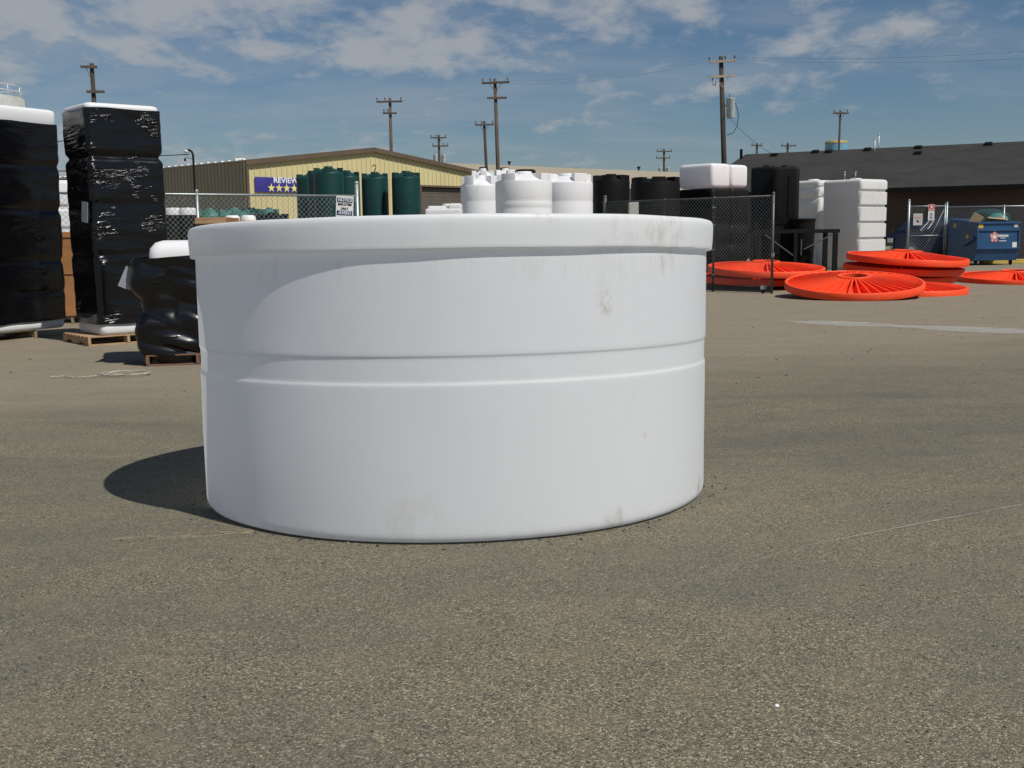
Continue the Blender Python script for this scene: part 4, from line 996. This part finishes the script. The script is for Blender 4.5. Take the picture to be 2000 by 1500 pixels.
# banner
bx0 = fx(497); bx1 = bx0+3.3
def fz(px, py):
    s_ = fx(px); pt = A+u*s_; r = ray(px, py); return CAMH+r.z*(pt.y/r.y)
bz1 = fz(500, 345.5); bz0 = fz(500, 374.5)
bn = thing('banner', 'blue vinyl banner with white REVIEW lettering and yellow stars on the warehouse wall', 'banner', A+u*bx0, thf)
mb = MB(); mb.box(((bx1-bx0)/2, -.075, (bz0+bz1)/2), (bx1-bx0, .02, bz1-bz0)); mb.build('vinyl_sheet', M['banner'], bn)
tx0 = fx(533)-bx0; tx1 = fx(577)-bx0
o = text('REVIEWS', .36, bn, M['letter'], (tx0, -.09, fz(555, 353)), off=.010, align='LEFT', sx=1.0)
wdt = max(v.co.x for v in o.data.vertices)-min(v.co.x for v in o.data.vertices); o.scale = ((tx1-tx0)*1.22/wdt, 1, 1)
zst = fz(555, 367); sps = (fx(543.5)-fx(528.5))
for i in range(5):
    cx_ = fx(528.5)-bx0+i*sps; mb = MB(); pl = []
    for k in range(10):
        a_ = pi/2+pi*k/5; q_ = (.215 if k % 2 == 0 else .085); pl.append((cx_+q_*cos(a_), zst-.02+q_*sin(a_)))
    mb.prism(pl, -.098, -.087); mb.build('star', M['star'], bn)
# roof vent and wall lamp
mb = MB(); mb.lathe([(.0, .22), (.26, .2), (.32, .16), (.32, .08), (.2, .06), (.2, -.1)], n=24); vt = mb.build('roof_vent', M['whiteroof'], wh, (fx(597)+.3, 6.0, EH+.35))
mb = MB(); mb.box((0, 0, 0), (.18, .9, .16)); mb.box((.2, 0, -.02), (.3, .08, .06)); o = mb.build('wall_lamp', M['letter'], wh, (-.38, 14.0, EH-.55)); o.rotation_euler = (0, .5, 0)
# lamp post by side wall
p = P(377, 300, 50); lp = thing('lamp_post', 'slender dark lamp post with a hooked top in front of the warehouse side wall', 'lamp post', (p.x, 50, 0))
zt = P(377, 297, 50).z
mb = MB(); mb.tube([(0, 0, 0), (0, 0, zt-.15), (-.04, 0, zt), (-.15, 0, zt+.09), (-.28, 0, zt+.07)], .05, 8); mb.build('post', M['darksteel'], lp)
mb = MB(); mb.lathe([(.02, .08), (.10, .03), (.13, -.05), (0, -.07)], (-.30, 0, zt+.04), n=14); mb.build('lamp_head', M['xfmr'], lp)
mb = MB(); mb.tube([(-.02, 0, zt-.3), (-.25, -.05, zt-.25), (-.30, -.05, zt-.12)], .012, 5); mb.box((-.36, -.02, zt-.33), (.07, .07, .14)); mb.build('bracket', M['darksteel'], lp)
# ------------------------------------------------------------------ beige building
a = P(820, 316.5, 95); b_ = P(1420, 341, 92); u3 = (b_-a); u3.z = 0; w = u3.length; t3 = atan2(u3.y, u3.x)
bb = thing('long_building', 'long low beige building with a pale roof band behind the tanks', 'building', (a.x, a.y, 0), t3); h3 = a.z; h4 = b_.z
mb = MB(); mb.add([(0, 0, 0), (w, 0, 0), (w, 0, h4-1.3), (0, 0, h3-1.6), (0, 25, 0), (w, 25, 0), (w, 25, h4-1.3), (0, 25, h3-1.6)], [(0, 1, 2, 3), (1, 5, 6, 2), (5, 4, 7, 6), (4, 0, 3, 7), (3, 2, 6, 7)]); mb.build('wall', M['beigewall'], bb)
mb = MB(); mb.add([(-.1, -.4, h3-1.7), (w+.1, -.4, h4-1.4), (w+.1, -.4, h4), (-.1, -.4, h3), (-.1, 25, h3-1.7), (w+.1, 25, h4-1.4), (w+.1, 25, h4), (-.1, 25, h3)], [(0, 1, 2, 3), (1, 5, 6, 2), (5, 4, 7, 6), (4, 0, 3, 7), (3, 2, 6, 7), (0, 4, 5, 1)]); mb.build('roof', M['beige'], bb)
def lx(px, tw=0.0):
    r = ray(px, 330); uu = u3.normalized(); det = uu.x*(-r.y)+r.x*uu.y
    return ((-a.x)*(-r.y)+r.x*(-a.y))/det
x0, x1 = lx(1124), lx(1237); 
mb = MB(); zz0 = h3+(h4-h3)*(x0/w); zz1 = h3+(h4-h3)*(x1/w)
mb.add([(x0, 3, zz0-.1), (x1, 3, zz1-.1), (x1, 3, zz1+.17), (x0, 3, zz0+.17), (x0, 12, zz0-.1), (x1, 12, zz1-.1), (x1, 12, zz1+.17), (x0, 12, zz0+.17)], [(0, 1, 2, 3), (1, 5, 6, 2), (4, 7, 6, 5), (0, 3, 7, 4), (3, 2, 6, 7)]); mb.build('white_parapet', M['whiteroof'], bb)
mb = MB(); mb.box((x0-.9, 4, zz0+.06), (2.0, 2, .3)); mb.build('roof_hatch', M['darksteel'], bb)
for px in (992, 1247.5):
    x = lx(px); z_ = h3+(h4-h3)*(x/w); mb = MB(); mb.cyl((x, 1, z_-.1), (x, 1, z_+.3), .06, n=8); mb.cyl((x, 1, z_+.25), (x, 1, z_+.42), .14, n=8); mb.build('roof_pipe', M['darksteel'], bb)
# ------------------------------------------------------------------ dark roof building at right
th = radians(-30); ux = Vector((cos(th), sin(th), 0)); uy = Vector((-sin(th), cos(th), 0))
A2 = Vector((16.6, 49.0, 0)); O2 = A2-ux*9.4; wl = 40.0
z_e = P(1730, 367, 49.0).z; rb = thing('brick_building', 'long brown brick building with a big dark shingle roof at the right', 'building', O2, th)
rz_ = 5.72; L9 = 9.0
mb = MB(); mb.box((wl/2+.3, L9, z_e/2-.05), (wl-.9, 2*L9-1.6, z_e-.1)); mb.build('wall', M['brick'], rb)
mb = MB(); vs = [(0, 0, z_e), (wl, 0, z_e), (wl, L9, rz_), (0, L9, rz_), (0, 2*L9, z_e), (wl, 2*L9, z_e)]
vs2 = [(x, y, z-.16) for x, y, z in vs]
mb.add(vs+vs2, [(0, 1, 2, 3), (3, 2, 5, 4), (6, 9, 8, 7), (9, 10, 11, 8), (0, 6, 7, 1), (0, 3, 9, 6), (3, 4, 10, 9), (1, 7, 8, 2), (2, 8, 11, 5), (4, 5, 11, 10)]); rf2 = mb.build('roof', M['shingle'], rb)
mb = MB(); mb.add([(.4, .85, z_e-.2), (.4, 2*L9-.85, z_e-.2), (.4, L9, rz_-.25), (.6, .85, z_e-.2), (.6, 2*L9-.85, z_e-.2), (.6, L9, rz_-.25)], [(0, 1, 2), (5, 4, 3), (0, 3, 4, 1), (1, 4, 5, 2), (2, 5, 3, 0)]); mb.build('gable_wall', M['brick'], rb)
mb = MB(); mb.box((wl/2, -.02, z_e-.10), (wl+.04, .04, .2)); mb.build('eave_board', M['darksteel'], rb)
def roofpt(px, py):      # point on the front slope
    r = ray(px, py); n_ = Vector((0, -(rz_-z_e), L9)); nw = ux*n_.x+uy*n_.y+Vector((0, 0, n_.z)); p0_ = O2+Vector((0, 0, z_e))
    k = nw.dot(p0_-Vector((0, 0, CAMH)))/nw.dot(r); q_ = Vector((0, 0, CAMH))+r*k-O2
    return (q_.dot(ux), q_.dot(uy), q_.z)
for (px, py) in ((1512, 304.5), (1592, 298.5), (1618, 298), (1694, 294), (1793, 290), (1792, 301), (1930, 283.5)):
    x, y, z = roofpt(px, py); mb = MB(); mb.box((x, y, z+.06), (.40, .4, .14), M4=Matrix.Rotation(.26, 4, 'X'), taper=.8); mb.build('roof_vent', M['darksteel'], rb)
for (px, py, h) in ((1708, 297, .62), (1716, 293, .75)):
    x, y, z = roofpt(px, py); mb = MB(); mb.cyl((x, y, z-.1), (x, y, z+h), .033, n=10); mb.cyl((x, y, z+h), (x, y, z+h+.05), .055, n=10); mb.build('vent_pipe', M['pipe'], rb)
x, y, z = 0.15, L9-1.2, rz_-.15; mb = MB(); mb.box((x, y, z+.1), (.12, .12, .5)); mb.build('chimney', M['darksteel'], rb)
# ------------------------------------------------------------------ water tank and silo in the distance
p0 = P(1612, 283, 150); p1 = P(1655, 283, 150); zt = P(1632, 275, 150).z; r_ = (p1.x-p0.x)/2
wt = thing('water_tank', 'round blue water tank with an ochre roof far behind the dark roof', 'water tank', ((p0.x+p1.x)/2, 150, 0))
mb = MB(); mb.lathe([(r_*.97, 0), (r_, .2), (r_, p0.z+.2), (r_*.5, p0.z+.2)], n=40); mb.build('shell', M['wtank'], wt, auto=40)
mb = MB(); mb.lathe([(r_*1.02, p0.z+.15), (r_*1.02, p0.z+.25), (r_*.93, p0.z+.45), (0, zt+.1)], n=40); mb.build('roof', M['wtroof'], wt, auto=40)
p1 = P(37, 190, 62); r_ = 2.6; sl_ = thing('storage_silo', 'white silo with a guard rail on its roof at the upper left corner', 'silo', (p1.x-r_, 62, 0)); h = p1.z
mb = MB(); mb.lathe([(r_, 0), (r_, h-1.2), (r_+.03, h-1.2), (r_+.03, h), (r_-.1, h+.02), (0, h+.25)], n=48)
for i in range(48):
    a_ = 2*pi*i/48; mb.box(((r_+.03)*cos(a_), (r_+.03)*sin(a_), h/2), (.04, .05, h*.99), rz=a_)
mb.build('shell', M['silo'], sl_, auto=40)
mb = MB()
for z in (h+.3, h+.6): mb.lathe([(r_-.04, z-.02), (r_, z), (r_-.04, z+.02), (r_-.08, z), (r_-.04, z-.02)], n=40)
for i in range(14):
    a_ = 2*pi*i/14+.1; mb.cyl(((r_-.04)*cos(a_), (r_-.04)*sin(a_), h), ((r_-.04)*cos(a_), (r_-.04)*sin(a_), h+.6), .02, n=6)
mb.build('guard_rail', M['letter'], sl_)
mb = MB(); mb.cyl((.9, -1.2, h), (.9, -1.2, h+.45), .22, n=12); mb.cyl((1.4, -.8, h), (1.4, -.8, h+.6), .12, n=10); mb.box((.4, -1.5, h+.2), (.3, .3, .35)); mb.build('roof_fittings', M['xfmr'], sl_)
# ------------------------------------------------------------------ utility poles
def upole(label, px, py, Y, arms, mat='pole', r=.14, transf=(), lean=(0, 0), pbot=None, armm='arm', group='wooden utility poles along the skyline'):
    p = P(px, py, Y); h = p.z; root = thing('utility_pole', label, 'utility pole', (p.x, Y, 0), 0, group)
    root.rotation_euler = (0, lean[0], 0)
    if lean[0]: root.location.x = p.x-sin(lean[0])*h
    mb = MB(); mb.cyl((0, 0, 0), (0, 0, h), r*1.25, r*.85, n=14); mb.build('shaft', M[mat], root)
    for (dz, l0, l1, az, ins, brace) in arms:
        c_, s_ = cos(radians(az)), sin(radians(az)); z = h-dz
        a0 = Vector((-l0*c_, -l0*s_-r-.06, z)); a1 = Vector((l1*c_, l1*s_-r-.06, z))
        mb = MB(); mb.bar(a0, a1, .11, .13); ar = mb.build('crossarm', M[armm], root)
        for k in ins:
            q_ = a0+(a1-a0)*k; mb = MB(); mb.cyl(q_+Vector((0, 0, .05)), q_+Vector((0, 0, .16)), .02, n=6); mb.lathe([(0, .33), (.05, .31), (.06, .24), (.045, .22), (.07, .20), (.05, .15), (0, .15)], q_, n=10); mb.build('insulator', M['insul'], ar)
        if brace:
            mb = MB()
            for sgn, ll in ((-1, l0), (1, l1)):
                mb.bar((sgn*ll*.45*c_, sgn*ll*.45*s_-r-.05, z-.05), (0, -r-.03, z-.62), .03)
            mb.build('arm_brace', M[armm], root)
    for (dz, dx, sz) in transf:
        z = h-dz; mb = MB(); mb.lathe([(0, 0), (.20*sz, 0), (.22*sz, .03), (.22*sz, .85*sz), (.235*sz, .87*sz), (.235*sz, .92*sz), (0, .98*sz)], (dx, -.1, z), n=20); tf_ = mb.build('transformer', M['xfmr'], root, auto=40)
        mb = MB(); mb.cyl((dx-.07*sz, -.1, z+.95*sz), (dx-.07*sz, -.1, z+1.18*sz), .03, n=8); mb.build('bushing', M['insul'], tf_)
        mb = MB(); mb.bar((0, -.05, z+.6*sz), (dx, -.1, z+.6*sz), .08); mb.build('bracket', M['galv'], tf_)
    return root, h, p.x
I3 = (.03, .32, .95); 
upole('tall utility pole rising behind the glossy black wrapped stack', 179, 124, 59, [(.20, .50, .32, 12, (), 1), (1.45, .28, .62, 10, (), 0)], r=.125)
u1 = upole('tall slim utility pole right of the warehouse roof peak', 761.5, 191, 85, [(.30, 1.0, .95, -3, (.02, .33, .95), 0), (1.15, .55, .5, 8, (.1, .35), 0)], 'polegrey', r=.125)
upole('short distant utility pole with two transformers just above the warehouse roof', 857, 263.5, 117, [(.30, .85, .8, 0, (.05, .35, .95), 1), (1.15, .7, 1.0, -4, (.05, .7, .95), 0)], r=.13, transf=((2.95, -.40, 1.0), (2.95, .45, 1.0)))
upole('leaning dark utility pole just left of the tallest middle pole', 945.5, 236.5, 92, [(.30, .75, .80, 9, (.05, .35, .95), 1)], r=.125, lean=(-.035, 0))
u2 = upole('tallest middle utility pole with a weathered brown shaft, between warehouse and white tanks', 966.5, 153.5, 74, [(.28, .85, .95, -5, (.03, .30, .93), 1), (1.25, .55, .75, 9, (), 0)], 'polegrey', r=.125, lean=(-.022, 0))
mb = MB()
upole('short distant utility pole with grey transformers behind the black round tanks', 1297, 291.5, 140, [(.28, .95, .95, 0, (.05, .35, .95), 0), (1.1, 1.05, .75, 0, (.05, .95), 0)], r=.15, transf=((3.3, -.50, 1.1), (3.3, .45, 1.1)))
u4 = upole('nearest, tallest utility pole with a big grey transformer, right of centre', 1408, 110, 66, [(.30, .73, .83, -3, (.02, .6, .95), 0), (1.15, .75, .8, 5, (), 1)], r=.15, transf=(), lean=(-.045, 0), armm='armlight')
u4r = u4[0]; h4_ = u4[1]
mb = MB(); mb.lathe([(0, 0), (.23, 0), (.25, .04), (.25, 1.05), (.27, 1.08), (.27, 1.14), (0, 1.2)], (.46, -.12, h4_-3.55), n=24); tfm = mb.build('transformer', M['xfmr'], u4r, auto=40)
mb = MB(); mb.cyl((.42, -.12, h4_-2.4), (.42, -.12, h4_-2.15), .03, n=8); mb.build('bushing', M['insul'], tfm)
mb = MB(); mb.bar((0, -.05, h4_-2.8), (.46, -.1, h4_-2.8), .09); mb.build('bracket', M['galv'], tfm)
mb = MB(); mb.tube([(.60, -.2, h4_-2.5), (.80, -.2, h4_-2.9), (.88, -.2, h4_-3.4), (.80, -.2, h4_-4.0), (.55, -.15, h4_-4.4), (.2, -.1, h4_-4.5)], .022, 6); mb.build('drop_cable', M['wire'], u4r)
mb = MB(); mb.tube([(-.45, -.2, h4_-1.1), (-.60, -.22, h4_-1.35), (-.55, -.22, h4_-1.6), (-.42, -.22, h4_-1.65), (-.38, -.22, h4_-1.4)], .028, 6); mb.build('jumper_loop', M['wire'], u4r)
upole('small distant utility pole nearest the left end of the dark roof', 1478.5, 280, 130, [(.25, .72, .62, 0, (.1, .9), 0)], r=.14)
upole('small distant utility pole second along the dark roof ridge', 1538.5, 279, 130, [(.35, .85, .95, 2, (.1, .5, .9), 1)], r=.14)
upole('slim utility pole rising in front of the blue water tank', 1641.5, 215.5, 95, [(.25, .65, .68, 4, (.05, .9), 1)], r=.095, lean=(.012, 0))
# wires
def wire(label, a, b_, sag=.3, r=.012, n=24):
    a = Vector(a); b_ = Vector(b_); pts = []
    for i in range(n+1):
        k = i/n; p = a+(b_-a)*k; p.z -= sag*4*k*(1-k); pts.append(p)
    mb = MB(); mb.tube(pts, r, 4); o = mb.build('overhead_wire', M['wire']); return tag(o, label, 'wire', 'overhead wires')
wire('sloping dark wire from the nearest pole down to the dark roof', P(1417, 222, 65.8), P(1512, 303, 60), .2, .013)
wire('upper faint wire from the nearest pole off to the right edge', P(1427, 112, 65.8), P(2120, 92, 50), .25, .0042)
wire('lower faint wire from the nearest pole off to the right edge', P(1437, 116, 65.8), P(2120, 108, 50), .25, .0042)
wire('upper faint wire from the nearest pole to the tallest middle pole', P(1384, 113, 65.8), P(994, 158, 74), 0.35, .003)
wire('lower faint wire from the nearest pole to the tallest middle pole', P(1390, 118, 65.8), P(950, 162, 74), 0.5, .003)
wire('faint wire from the tallest middle pole to the slim pole by the roof peak', P(944, 160, 74), P(780, 196, 85), 0.35, .003)
wire('lower faint wire between the middle pole and the slim pole', P(942, 190, 74), P(772, 217, 85), 0.5, .003)
wire('horizontal wire from the glossy wrapped stack to the hooked lamp post', P(200, 304, 50), P(371, 301, 50), .05, .02)
wire('short wire seen between the two tall wrapped stacks', P(60, 282, 50), P(200, 262, 50), .05, .02)
wire('thin rail line low behind the two tall wrapped stacks', P(60, 334, 40), P(200, 334, 40), .0, .02)
# ------------------------------------------------------------------ strap on the ground
c_ = G(235, 735); mb = MB(); pts = []
for i in range(90):
    k = i/89
    if k < .35: x = -1.05+k*2.0; y = -.10+.04*sin(k*20)
    else:
        q_ = (k-.35)/.65; x = .0+.42*cos(q_*14+3.3)*(1-.2*q_)+.12*q_; y = .06+.13*sin(q_*14+3.3)*(1-.2*q_)
    pts.append((c_.x+x*.72, c_.y+y*1.5, gz(c_.x+x, c_.y+y)+.012+.012*abs(sin(i*.7))+(.01 if k > .35 else 0)))
mb.tube(pts, .007, 6); tag(mb.build('ground_strap', M['strap']), 'tangled dirty white strap lying on the sand left of the big tank', 'strap')
mb = MB(); p = G(1517, 1379); mb.lathe([(0, .006), (.006, .004), (.008, 0)], (p.x, p.y, gz(p.x, p.y)+.001), n=12); tag(mb.build('white_pebble', M['letter']), 'single tiny bright white pebble on the foreground asphalt', 'pebble')
for (px, py, s_, lb) in ((489, 1024, .018, 'pale stone against the foot of the big tank, left one'), (602, 1048, .014, 'dark stone at the near foot of the big tank')):
    p = G(px, py); mb = MB()
    def sf(v, a): return v*(1+.35*noise.noise(v*40+Vector((px, 0, 0))))
    mb.lathe([(0, -.3*s_), (s_*.8, 0), (s_*.9, s_*.4), (s_*.5, s_*.9 if s_ < .04 else s_*.4), (0, s_ if s_ < .04 else s_*.45)], (p.x, p.y, p.z), n=14, fn=sf)
    tag(mb.build('small_stone', M['card'] if px == 489 else M['darksteel']), lb, 'stone')
# ------------------------------------------------------------------ render settings
S.render.engine = 'CYCLES'
S.cycles.max_bounces = 8; S.cycles.diffuse_bounces = 4; S.cycles.transmission_bounces = 4
S.cycles.sample_clamp_indirect = 6
